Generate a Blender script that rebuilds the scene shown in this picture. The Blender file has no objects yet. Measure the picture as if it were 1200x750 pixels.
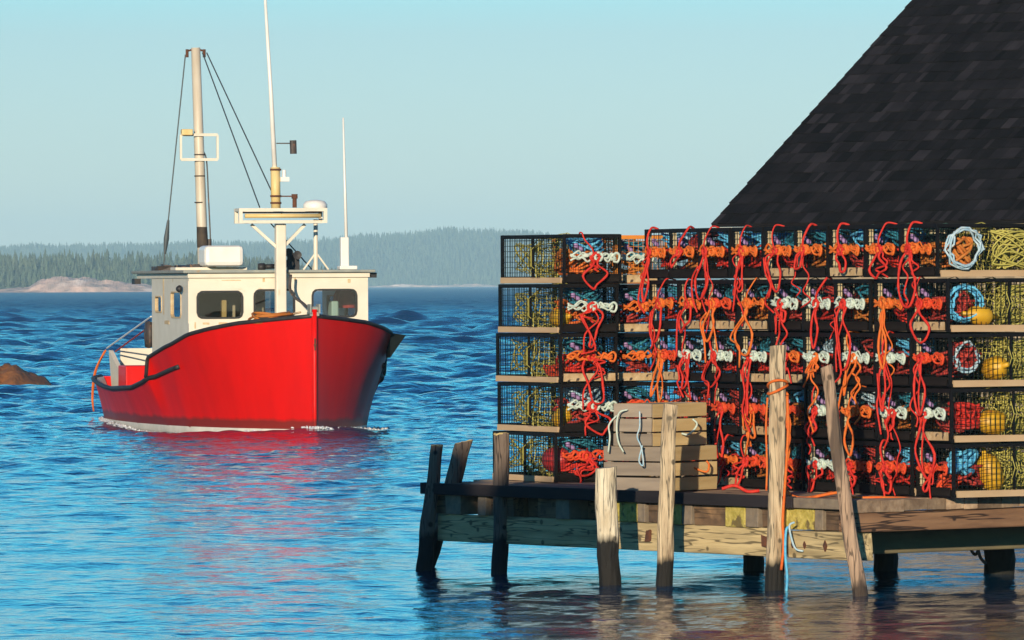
import bpy, math, random
import numpy as np
from mathutils import Matrix, Vector
R = math.radians
C = bpy.context.scene.collection
sc = bpy.context.scene
# ---------------------------------------------------------------- camera, sky, sun, exposure
F, H, Y0, ROLL = 7500.0, 2.2, 333.5, 0.0052      # focal length in px of the 1200 px photo, eye height, horizon row, roll
cd = bpy.data.cameras.new('camera'); cam = bpy.data.objects.new('camera', cd); C.objects.link(cam)
cd.sensor_width = 36; cd.lens = F / 1200 * 36; cd.clip_start = 0.5; cd.clip_end = 30000
tilt = math.atan((375 - Y0) / F)
cam.matrix_world = Matrix.Translation((0, 0, H)) @ Matrix.Rotation(R(90) - tilt, 4, 'X') @ Matrix.Rotation(-ROLL, 4, 'Z')
sc.camera = cam
SUN_EL, SUN_AZ = R(11), R(10)                    # sun low behind the camera, a little to its left
to_sun = Vector((-math.sin(SUN_AZ) * math.cos(SUN_EL), -math.cos(SUN_AZ) * math.cos(SUN_EL), math.sin(SUN_EL)))
w = bpy.data.worlds.new('World'); sc.world = w; w.use_nodes = True
nt = w.node_tree; nt.nodes.clear()
sky = nt.nodes.new('ShaderNodeTexSky'); sky.sky_type = 'NISHITA'; sky.sun_disc = False
sky.sun_elevation = SUN_EL; sky.sun_rotation = math.atan2(to_sun.x, to_sun.y)
sky.air_density = 1.0; sky.dust_density = 0.15; sky.ozone_density = 3.0
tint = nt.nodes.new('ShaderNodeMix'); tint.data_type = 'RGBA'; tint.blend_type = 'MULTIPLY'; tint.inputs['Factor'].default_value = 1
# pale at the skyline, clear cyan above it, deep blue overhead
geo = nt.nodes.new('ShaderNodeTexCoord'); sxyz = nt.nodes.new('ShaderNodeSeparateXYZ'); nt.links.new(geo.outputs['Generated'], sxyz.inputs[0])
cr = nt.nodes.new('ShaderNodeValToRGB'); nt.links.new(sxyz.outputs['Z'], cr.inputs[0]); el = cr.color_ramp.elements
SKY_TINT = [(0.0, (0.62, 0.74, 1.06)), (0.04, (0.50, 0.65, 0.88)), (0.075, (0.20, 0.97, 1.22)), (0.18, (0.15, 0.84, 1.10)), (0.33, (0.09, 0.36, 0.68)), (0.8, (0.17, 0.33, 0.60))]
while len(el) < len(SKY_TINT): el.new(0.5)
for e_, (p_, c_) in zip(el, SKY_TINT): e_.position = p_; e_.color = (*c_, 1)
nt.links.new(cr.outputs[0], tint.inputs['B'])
bg = nt.nodes.new('ShaderNodeBackground'); bg.inputs['Strength'].default_value = 0.13
wo = nt.nodes.new('ShaderNodeOutputWorld')
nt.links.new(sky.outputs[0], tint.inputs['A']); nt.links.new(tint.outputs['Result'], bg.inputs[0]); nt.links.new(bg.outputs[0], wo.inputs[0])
ld = bpy.data.lights.new('sun', 'SUN'); ld.energy = 4.2; ld.angle = R(0.5); ld.color = (1.0, 0.83, 0.62)
so = bpy.data.objects.new('sun', ld); C.objects.link(so); so.rotation_euler = to_sun.to_track_quat('Z', 'Y').to_euler()
sc.view_settings.view_transform = 'Standard'; sc.view_settings.look = 'None'; sc.view_settings.gamma = 1
sc.view_settings.exposure = 0.40
sc.cycles.use_denoising = True
sc.cycles.max_bounces = 7; sc.cycles.transparent_max_bounces = 12; sc.cycles.volume_bounces = 0
sc.cycles.sample_clamp_indirect = 6; sc.cycles.caustics_reflective = False; sc.cycles.caustics_refractive = False

random.seed(7); RNG = np.random.default_rng(7)
def hor(px): return Y0 + (600 - px) * ROLL
def P(px, py, D): return Vector(((px - 600) / F * D, D, H - (py - hor(px)) / F * D))
def Dw(px, py): return F * H / (py - hor(px))     # distance of a point on the water

# ---------------------------------------------------------------- materials
MATS = {}
def mat(name, c1, c2=None, rough=0.6, scale=6, stretch=(1, 1, 1), bump=0.0, bscale=None, tone=0.0, spec=0.5, metal=0.0,
        c3=None, s3=2.0, t3=0.6, coat=0.0, wet=None, detail=6, crack=None):
    """noise between c1 and c2, optional patches of c3 (rust, lichen), optional wet band below a height, optional per-face tone"""
    m = bpy.data.materials.new(name); m.use_nodes = True; n = m.node_tree; N = n.nodes; L = n.links
    b = N['Principled BSDF']; b.inputs['Roughness'].default_value = rough; b.inputs['Metallic'].default_value = metal
    b.inputs['Specular IOR Level'].default_value = spec; b.inputs['Coat Weight'].default_value = coat
    tc = N.new('ShaderNodeTexCoord'); mp = N.new('ShaderNodeMapping'); mp.inputs['Scale'].default_value = stretch
    L.new(tc.outputs['Object'], mp.inputs[0])
    nz = N.new('ShaderNodeTexNoise'); nz.inputs['Scale'].default_value = scale; nz.inputs['Detail'].default_value = detail
    L.new(mp.outputs[0], nz.inputs['Vector'])
    def mix(f, a, bb, mode='MIX'):
        x = N.new('ShaderNodeMix'); x.data_type = 'RGBA'; x.blend_type = mode
        for s, v in (('Factor', f), ('A', a), ('B', bb)):
            if hasattr(v, 'is_linked'): L.new(v, x.inputs[s])
            elif s == 'Factor': x.inputs[s].default_value = v
            else: x.inputs[s].default_value = (*v, 1)
        return x.outputs['Result']
    def ramp(src, a, bb):
        r = N.new('ShaderNodeMapRange'); r.inputs[1].default_value = a; r.inputs[2].default_value = bb; L.new(src, r.inputs[0]); return r.outputs[0]
    col = mix(ramp(nz.outputs[0], 0.32, 0.68), c1, c2 or c1)
    if c3:
        n3 = N.new('ShaderNodeTexNoise'); n3.inputs['Scale'].default_value = s3; n3.inputs['Detail'].default_value = 4
        L.new(mp.outputs[0], n3.inputs['Vector']); col = mix(ramp(n3.outputs[0], t3, t3 + 0.06), col, c3)
    if crack:   # dark splits along the grain: (noise scale, stretch)
        m4 = N.new('ShaderNodeMapping'); m4.inputs['Scale'].default_value = crack[1]; L.new(tc.outputs['Object'], m4.inputs[0])
        n4 = N.new('ShaderNodeTexNoise'); n4.inputs['Scale'].default_value = crack[0]; n4.inputs['Detail'].default_value = 2; L.new(m4.outputs[0], n4.inputs['Vector'])
        sb = N.new('ShaderNodeMath'); sb.operation = 'SUBTRACT'; L.new(n4.outputs[0], sb.inputs[0]); sb.inputs[1].default_value = 0.5
        ab = N.new('ShaderNodeMath'); ab.operation = 'ABSOLUTE'; L.new(sb.outputs[0], ab.inputs[0])
        col = mix(ramp(ab.outputs[0], 0.030, 0.012), col, tuple(q * 0.28 for q in c1))
        vn = N.new('ShaderNodeTexVoronoi'); vn.inputs['Scale'].default_value = 6.5; L.new(tc.outputs['Object'], vn.inputs['Vector'])
        col = mix(ramp(vn.outputs['Distance'], 0.17, 0.10), col, tuple(q * 0.22 for q in c1))
    if tone:
        at = N.new('ShaderNodeAttribute'); at.attribute_name = 'tone'
        mm = N.new('ShaderNodeMapRange'); mm.inputs[1].default_value = 0; mm.inputs[2].default_value = 1
        mm.inputs[3].default_value = 1 - tone; mm.inputs[4].default_value = 1 + tone; L.new(at.outputs['Fac'], mm.inputs[0])
        cmb = N.new('ShaderNodeCombineXYZ')
        for i in range(3): L.new(mm.outputs[0], cmb.inputs[i])
        col = mix(1.0, col, cmb.outputs[0], 'MULTIPLY')
    if wet:
        sx = N.new('ShaderNodeSeparateXYZ'); L.new(tc.outputs['Object'], sx.inputs[0])
        ad = N.new('ShaderNodeMath'); ad.operation = 'MULTIPLY_ADD'; L.new(nz.outputs[0], ad.inputs[0]); ad.inputs[1].default_value = -0.12; L.new(sx.outputs['Z'], ad.inputs[2])
        col = mix(ramp(ad.outputs[0], wet[0] + 0.03, wet[0] - 0.03), col, wet[1])
    L.new(col, b.inputs['Base Color'])
    if bump:
        bn = N.new('ShaderNodeTexNoise'); bn.inputs['Scale'].default_value = bscale or scale * 2; bn.inputs['Detail'].default_value = 5
        L.new(mp.outputs[0], bn.inputs['Vector'])
        bp = N.new('ShaderNodeBump'); bp.inputs['Strength'].default_value = 1; bp.inputs['Distance'].default_value = bump
        L.new(bn.outputs[0], bp.inputs['Height']); L.new(bp.outputs[0], b.inputs['Normal'])
    MATS[name] = m; return m
def glass_mat(name, tintc, rough=0.03):
    m = bpy.data.materials.new(name); m.use_nodes = True; N = m.node_tree.nodes; L = m.node_tree.links; N.clear()
    o = N.new('ShaderNodeOutputMaterial'); t = N.new('ShaderNodeBsdfTransparent'); t.inputs[0].default_value = (*tintc, 1)
    g = N.new('ShaderNodeBsdfGlossy'); g.inputs['Roughness'].default_value = rough
    fr = N.new('ShaderNodeFresnel'); fr.inputs[0].default_value = 1.6; mx = N.new('ShaderNodeMixShader')
    L.new(fr.outputs[0], mx.inputs[0]); L.new(t.outputs[0], mx.inputs[1]); L.new(g.outputs[0], mx.inputs[2]); L.new(mx.outputs[0], o.inputs[0])
    return m
ROPES = {
 'red': mat('red_rope', (0.48, 0.012, 0.008), (0.62, 0.03, 0.012), 0.75, 40, bump=0.004, bscale=120),
 'orange': mat('orange_rope', (0.66, 0.10, 0.008), (0.62, 0.17, 0.02), 0.75, 40, bump=0.004, bscale=120),
 'vermilion': mat('vermilion_rope', (0.62, 0.035, 0.008), (0.6, 0.08, 0.012), 0.75, 40, bump=0.004, bscale=120),
 'white': mat('white_rope', (0.58, 0.64, 0.54), (0.42, 0.54, 0.47), 0.75, 40, bump=0.004, bscale=120),
 'teal': mat('teal_rope', (0.012, 0.13, 0.18), (0.03, 0.26, 0.36), 0.75, 30, bump=0.004, bscale=120),
 'blue': mat('blue_rope', (0.06, 0.34, 0.62), (0.15, 0.55, 0.75), 0.75, 30, bump=0.004, bscale=120),
 'crimson': mat('crimson_rope', (0.28, 0.015, 0.015), (0.50, 0.05, 0.03), 0.75, 30, bump=0.004, bscale=120),
 'ochre': mat('ochre_rope', (0.45, 0.18, 0.025), (0.5, 0.12, 0.015), 0.75, 30, bump=0.004, bscale=120),
 'pale': mat('pale_blue_rope', (0.26, 0.46, 0.58), (0.50, 0.60, 0.62), 0.75, 30, bump=0.004, bscale=120),
 'olive': mat('olive_rope', (0.30, 0.26, 0.03), (0.42, 0.36, 0.04), 0.75, 30, bump=0.004, bscale=120),
 'violet': mat('violet_bag', (0.22, 0.10, 0.28), (0.40, 0.28, 0.48), 0.8, 40, bump=0.004, bscale=90)}
M_trap = mat('black_trap_frame', (0.003, 0.003, 0.004), (0.007, 0.006, 0.006), 0.6, 14, bump=0.002, spec=0.25, c3=(0.06, 0.035, 0.02), s3=9, t3=0.70)
M_wire = mat('coated_wire', (0.003, 0.007, 0.007), (0.007, 0.011, 0.010), 0.5, 20, spec=0.3)
M_oframe = mat('orange_trap_frame', (0.72, 0.24, 0.02), (0.6, 0.2, 0.03), 0.6, 12, bump=0.002)
M_lath = mat('trap_lath', (0.42, 0.28, 0.15), (0.55, 0.40, 0.24), 0.8, 8, (1, 0.2, 1), bump=0.004, c3=(0.16, 0.10, 0.06), s3=9, t3=0.62)
M_board_dark = mat('dark_end_board', (0.005, 0.004, 0.004), (0.013, 0.010, 0.009), 0.85, 12, (0.3, 1, 1), bump=0.004, spec=0.2, c3=(0.11, 0.075, 0.045), s3=8, t3=0.67)
M_board_tan = mat('weathered_end_board', (0.40, 0.27, 0.13), (0.55, 0.42, 0.24), 0.8, 16, bump=0.006, c3=(0.06, 0.04, 0.03), s3=22, t3=0.58)
M_cream = mat('cream_slat', (0.60, 0.47, 0.25), (0.68, 0.55, 0.32), 0.8, 20, bump=0.003)
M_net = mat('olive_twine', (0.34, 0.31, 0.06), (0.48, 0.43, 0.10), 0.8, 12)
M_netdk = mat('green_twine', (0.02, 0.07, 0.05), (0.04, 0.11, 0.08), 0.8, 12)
M_yb = mat('yellow_buoy', (0.62, 0.36, 0.015), (0.50, 0.26, 0.015), 0.5, 8, bump=0.002, c3=(0.5, 0.14, 0.03), s3=9, t3=0.63)
M_rb = mat('red_buoy', (0.50, 0.03, 0.03), (0.42, 0.03, 0.03), 0.5, 8, bump=0.002)
M_post = mat('bleached_pile', crack=(24, (1, 1, 0.07)), c1=(0.62, 0.50, 0.32), c2=(0.34, 0.25, 0.15), rough=0.85, scale=20, stretch=(1, 1, 0.14), bump=0.03, bscale=26, c3=(0.15, 0.10, 0.06), s3=16, t3=0.60, wet=(0.14, (0.008, 0.007, 0.005)))
M_post_pale = mat('pale_pile', crack=(24, (1, 1, 0.07)), c1=(0.72, 0.65, 0.48), c2=(0.50, 0.42, 0.28), rough=0.85, scale=16, stretch=(1, 1, 0.25), bump=0.02, bscale=24, c3=(0.20, 0.15, 0.09), s3=8, t3=0.64, wet=(0.30, (0.008, 0.007, 0.005)))
M_post_dark = mat('dark_pile', crack=(24, (1, 1, 0.07)), c1=(0.10, 0.075, 0.06), c2=(0.19, 0.14, 0.10), rough=0.9, scale=9, stretch=(1, 1, 0.25), bump=0.02, bscale=22, c3=(0.05, 0.04, 0.03), s3=7, t3=0.58, wet=(0.22, (0.010, 0.010, 0.010)))
M_post_bark = mat('bark_pile', crack=(24, (1, 1, 0.07)), c1=(0.46, 0.32, 0.21), c2=(0.24, 0.16, 0.11), rough=0.9, scale=12, stretch=(1, 1, 0.2), bump=0.025, bscale=20, c3=(0.10, 0.07, 0.05), s3=6, t3=0.55, wet=(0.02, (0.05, 0.035, 0.025)))
M_cut = mat('cut_pile_end', (0.55, 0.42, 0.15), (0.45, 0.34, 0.16), 0.85, 20, bump=0.004)
M_pileg = mat('weedy_pile', (0.07, 0.06, 0.03), (0.11, 0.09, 0.04), 0.9, 10, (1, 1, 0.3), bump=0.02, wet=(0.2, (0.012, 0.012, 0.008)))
M_plank = mat('deck_plank', (0.20, 0.13, 0.08), (0.38, 0.27, 0.17), 0.85, 16, (0.15, 1, 1), bump=0.006, tone=0.5)
M_edge = mat('dark_edge_board', (0.012, 0.011, 0.014), (0.026, 0.022, 0.025), 0.85, 8, (0.15, 1, 1), bump=0.006, spec=0.25, c3=(0.16, 0.12, 0.09), s3=14, t3=0.72)
M_jy = mat('lichen_joist', (0.36, 0.29, 0.05), (0.55, 0.45, 0.12), 0.85, 22, bump=0.01, c3=(0.16, 0.12, 0.04), s3=10, t3=0.56)
M_jb = mat('brown_joist', crack=(20, (0.07, 1, 1)), c1=(0.20, 0.12, 0.06), c2=(0.07, 0.045, 0.03), rough=0.85, scale=16, stretch=(0.4, 1, 0.5), bump=0.006, c3=(0.30, 0.18, 0.09), s3=6, t3=0.62)
M_jg = mat('grey_joist', (0.24, 0.19, 0.13), (0.15, 0.12, 0.09), 0.85, 14, bump=0.006)
M_beam = mat('weathered_beam', crack=(20, (0.07, 1, 1)), c1=(0.60, 0.47, 0.24), c2=(0.34, 0.26, 0.13), rough=0.85, scale=16, stretch=(0.12, 1, 1), bump=0.012, bscale=30, c3=(0.12, 0.10, 0.06), s3=5, t3=0.58)
M_beamb = mat('brown_beam', crack=(18, (1, 0.06, 1)), c1=(0.13, 0.065, 0.035), c2=(0.27, 0.15, 0.075), rough=0.75, scale=14, stretch=(1, 0.14, 1), bump=0.012, bscale=22, c3=(0.42, 0.26, 0.13), s3=5, t3=0.64)
M_beamg = mat('mossy_beam', (0.12, 0.10, 0.06), (0.18, 0.15, 0.08), 0.9, 8, (1, 0.3, 1), bump=0.01)
M_rust = mat('rusty_bolt', (0.15, 0.05, 0.02), (0.06, 0.03, 0.02), 0.9, 20)
M_crate = mat('grey_crate_board', (0.23, 0.185, 0.14), (0.33, 0.27, 0.20), 0.85, 9, (0.2, 0.2, 2), bump=0.004, tone=0.2)
M_crate2 = mat('tan_crate_board', (0.50, 0.35, 0.15), (0.62, 0.46, 0.22), 0.85, 9, (0.2, 0.2, 2), bump=0.004, tone=0.2)
M_roof = mat('black_shingle', (0.0085, 0.0078, 0.0095), (0.014, 0.0125, 0.0145), 0.9, 3, bump=0.004, bscale=60, tone=0.95, spec=0.15)
M_cshed = mat('cream_shed_trim', (0.62, 0.50, 0.28), (0.55, 0.43, 0.24), 0.7, 6)
M_wshed = mat('shed_board', (0.32, 0.25, 0.16), (0.26, 0.2, 0.13), 0.85, 6, (1, 1, 0.2), tone=0.3)
M_red = mat('red_hull_paint', (0.70, 0.006, 0.003), (0.58, 0.006, 0.004), 0.42, 2.6, (1, 1, 0.16), bump=0.005, bscale=2.0, spec=0.22, c3=(0.42, 0.02, 0.015), s3=2.4, t3=0.66, wet=(0.10, (0.22, 0.02, 0.015)))
M_white = mat('cream_paint', (0.74, 0.68, 0.55), (0.66, 0.60, 0.47), 0.5, 3, bump=0.002, c3=(0.56, 0.42, 0.22), s3=3.2, t3=0.66)
M_boot = mat('pale_boot_stripe', (0.72, 0.68, 0.60), (0.6, 0.58, 0.5), 0.5, 5)
M_blk = mat('black_rubber', (0.012, 0.012, 0.014), (0.03, 0.028, 0.028), 0.6, 8, bump=0.003)
M_gask = mat('window_gasket', (0.015, 0.014, 0.012), None, 0.5)
M_ruststreak = mat('rust_stain', (0.52, 0.36, 0.18), (0.62, 0.50, 0.30), 0.8, 18)
M_grey = mat('grey_roof_edge', (0.22, 0.25, 0.23), (0.32, 0.33, 0.28), 0.7, 7, c3=(0.35, 0.22, 0.10), s3=5, t3=0.64)
M_mast = mat('galvanised_mast', (0.62, 0.56, 0.44), (0.50, 0.42, 0.30), 0.45, 5, (1, 1, 0.3), c3=(0.20, 0.11, 0.05), s3=3.2, t3=0.64)
M_yel = mat('yellowed_paint', (0.72, 0.56, 0.26), (0.66, 0.46, 0.16), 0.5, 7, (1, 1, 0.4), c3=(0.35, 0.13, 0.04), s3=7, t3=0.64)
M_dkst = mat('dark_steel', (0.03, 0.028, 0.026), (0.07, 0.05, 0.04), 0.6, 10, c3=(0.2, 0.09, 0.04), s3=8, t3=0.6)
M_pvc = mat('white_plastic', (0.80, 0.78, 0.72), (0.74, 0.71, 0.64), 0.35, 4)
M_cable = mat('stay_cable', (0.05, 0.065, 0.07), None, 0.6)
M_int = mat('cabin_lining', (0.40, 0.36, 0.28), (0.30, 0.26, 0.20), 0.8, 4)
M_jacket = mat('red_cloth', (0.6, 0.05, 0.03), (0.5, 0.04, 0.03), 0.9, 9, bump=0.01)
M_seat = mat('pale_green_vinyl', (0.45, 0.55, 0.42), (0.4, 0.5, 0.4), 0.6, 9)
M_stain = mat('soot_stain', (0.03, 0.025, 0.02), (0.07, 0.05, 0.03), 0.8, 9)
G_dark = glass_mat('tinted_glass', (0.80, 0.80, 0.76)); G_side = glass_mat('clear_glass', (0.85, 0.9, 0.93))
M_rock = mat('brown_weed_rock', (0.34, 0.13, 0.035), (0.16, 0.07, 0.03), 0.8, 1.6, bump=0.06, bscale=5, c3=(0.30, 0.16, 0.06), s3=2.5, t3=0.6)
M_shore = mat('pale_granite', (0.66, 0.44, 0.35), (0.36, 0.27, 0.23), 0.85, 0.22, (1, 1, 0.5), bump=1.5, bscale=0.2, c3=(0.70, 0.56, 0.48), s3=0.05, t3=0.55)
M_grey_rock = mat('grey_rock', (0.25, 0.22, 0.19), (0.16, 0.14, 0.12), 0.9, 1.2, bump=0.1)
M_hill = mat('forest_floor', (0.05, 0.07, 0.035), (0.08, 0.09, 0.05), 0.95, 0.03)
M_tree = mat('spruce_green', (0.045, 0.075, 0.040), (0.085, 0.105, 0.060), 0.9, 0.07, tone=0.45)
M_foam = mat('white_foam', (0.80, 0.82, 0.82), (0.65, 0.7, 0.72), 0.7, 9)

# ---------------------------------------------------------------- mesh builder
class MB:
    def __init__(s): s.v = []; s.f = []; s.t = []
    def add(s, vs, fs, tone=0.5):
        o = len(s.v); s.v += [tuple(p) for p in vs]; s.f += [[i + o for i in f] for f in fs]; s.t += [tone] * len(fs)
    def hexa(s, p, tone=0.5):   # 8 points, bottom ring then top ring
        s.add(p, [(3, 2, 1, 0), (4, 5, 6, 7), (0, 1, 5, 4), (1, 2, 6, 5), (2, 3, 7, 6), (3, 0, 4, 7)], tone)
    def box(s, x0, x1, y0, y1, z0, z1, tone=0.5, M=None, j=0.0):
        p = [Vector(q) for q in ((x0, y0, z0), (x1, y0, z0), (x1, y1, z0), (x0, y1, z0), (x0, y0, z1), (x1, y0, z1), (x1, y1, z1), (x0, y1, z1))]
        if j: p = [q + Vector((random.uniform(-j, j), random.uniform(-j, j), random.uniform(-j, j))) for q in p]
        if M: p = [M @ q for q in p]
        s.hexa(p, tone)
    def bar(s, a, b, wd, up=(0, 0, 1), h=None):
        a, b = Vector(a), Vector(b); d = (b - a).normalized(); u = Vector(up)
        if abs(d.dot(u)) > 0.95: u = Vector((1, 0, 0)) if abs(d.x) < 0.9 else Vector((0, 1, 0))
        x = d.cross(u).normalized(); y = x.cross(d).normalized(); hw, hh = wd / 2, (h or wd) / 2
        r = [-x * hw - y * hh, x * hw - y * hh, x * hw + y * hh, -x * hw + y * hh]
        s.hexa([a + q for q in r] + [b + q for q in r])
    def tube(s, pts, r, n=6, closed=False, caps=True):
        pts = [Vector(p) for p in pts]; m = len(pts); rs = r if isinstance(r, (list, tuple)) else [r] * m
        vs = []; nrm = None
        for i, p in enumerate(pts):
            a = pts[i - 1] if (i or closed) else p; b = pts[(i + 1) % m] if (i < m - 1 or closed) else p
            d = (b - a); d = d.normalized() if d.length > 1e-9 else Vector((0, 0, 1))
            if nrm is None: nrm = d.orthogonal().normalized()
            nrm = (nrm - d * nrm.dot(d)); nrm = nrm.normalized() if nrm.length > 1e-6 else d.orthogonal().normalized()
            bi = d.cross(nrm)
            for k in range(n):
                t = 2 * math.pi * k / n; vs.append(p + (nrm * math.cos(t) + bi * math.sin(t)) * rs[i])
        fs = []
        for i in range(m if closed else m - 1):
            for k in range(n):
                a, b = i * n + k, i * n + (k + 1) % n; c, d = ((i + 1) % m) * n + (k + 1) % n, ((i + 1) % m) * n + k
                fs.append((a, b, c, d))
        if caps and not closed: fs += [tuple(range(n - 1, -1, -1)), tuple((m - 1) * n + k for k in range(n))]
        s.add(vs, fs)
    def lathe(s, prof, n=16, M=None):
        vs = [Vector((r * math.cos(2 * math.pi * k / n), r * math.sin(2 * math.pi * k / n), z)) for r, z in prof for k in range(n)]
        if M: vs = [M @ q for q in vs]
        fs = [(i * n + k, i * n + (k + 1) % n, (i + 1) * n + (k + 1) % n, (i + 1) * n + k) for i in range(len(prof) - 1) for k in range(n)]
        fs += [tuple(range(n - 1, -1, -1)), tuple((len(prof) - 1) * n + k for k in range(n))]
        s.add(vs, fs)
    def build(s, name, m, parent=None, smooth=False, bevel=0.0):
        me = bpy.data.meshes.new(name); me.from_pydata(s.v, [], s.f); me.update()
        a = me.attributes.new('tone', 'FLOAT', 'FACE'); a.data.foreach_set('value', s.t)
        if smooth: me.polygons.foreach_set('use_smooth', [True] * len(s.f))
        me.materials.append(m); o = bpy.data.objects.new(name, me); C.objects.link(o)
        if parent: o.parent = parent
        if bevel:
            bv = o.modifiers.new('bevel', 'BEVEL'); bv.width = bevel; bv.segments = 2; bv.limit_method = 'ANGLE'
        return o
def npmesh(name, v, f, m, smooth=True, tone=None):
    me = bpy.data.meshes.new(name); me.vertices.add(len(v)); me.vertices.foreach_set('co', np.asarray(v, np.float32).ravel())
    k = f.shape[1]; me.loops.add(f.size); me.loops.foreach_set('vertex_index', f.astype(np.int32).ravel())
    me.polygons.add(len(f)); me.polygons.foreach_set('loop_start', np.arange(0, f.size, k, dtype=np.int32))
    me.polygons.foreach_set('use_smooth', np.full(len(f), smooth)); me.update(calc_edges=True); me.validate()
    if tone is not None:
        a = me.attributes.new('tone', 'FLOAT', 'FACE'); a.data.foreach_set('value', tone.astype(np.float32))
    me.materials.append(m); o = bpy.data.objects.new(name, me); C.objects.link(o); return o
def empty(name, loc=(0, 0, 0), rz=0.0):
    o = bpy.data.objects.new(name, None); C.objects.link(o); o.location = loc; o.rotation_euler = (0, 0, rz); o.empty_display_size = 0.2; return o
def tag(o, label, cat, group=None):
    o['label'] = label; o['category'] = cat
    if group: o['group'] = group
    return o
def kind(o, k): o['kind'] = k; return o
def slotmat(o, m): o.material_slots[0].link = 'OBJECT'; o.material_slots[0].material = m
def smoothpts(pts, n):
    """Catmull-Rom through pts"""
    p = [Vector(q) for q in pts]; p = [p[0] * 2 - p[1]] + p + [p[-1] * 2 - p[-2]]; out = []
    for i in range(1, len(p) - 2):
        for k in range(n):
            t = k / n; a, b, c, d = p[i - 1:i + 3]
            out.append(0.5 * ((2 * b) + (c - a) * t + (2 * a - 5 * b + 4 * c - d) * t * t + (3 * b - a - 3 * c + d) * t ** 3))
    out.append(p[-2]); return out

# ---------------------------------------------------------------- the boat's place (needed by the water)
BOAT_RZ = R(12.5); BX, BY = (368 - 600) / F * Dw(368, 505), Dw(368, 505)

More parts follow.
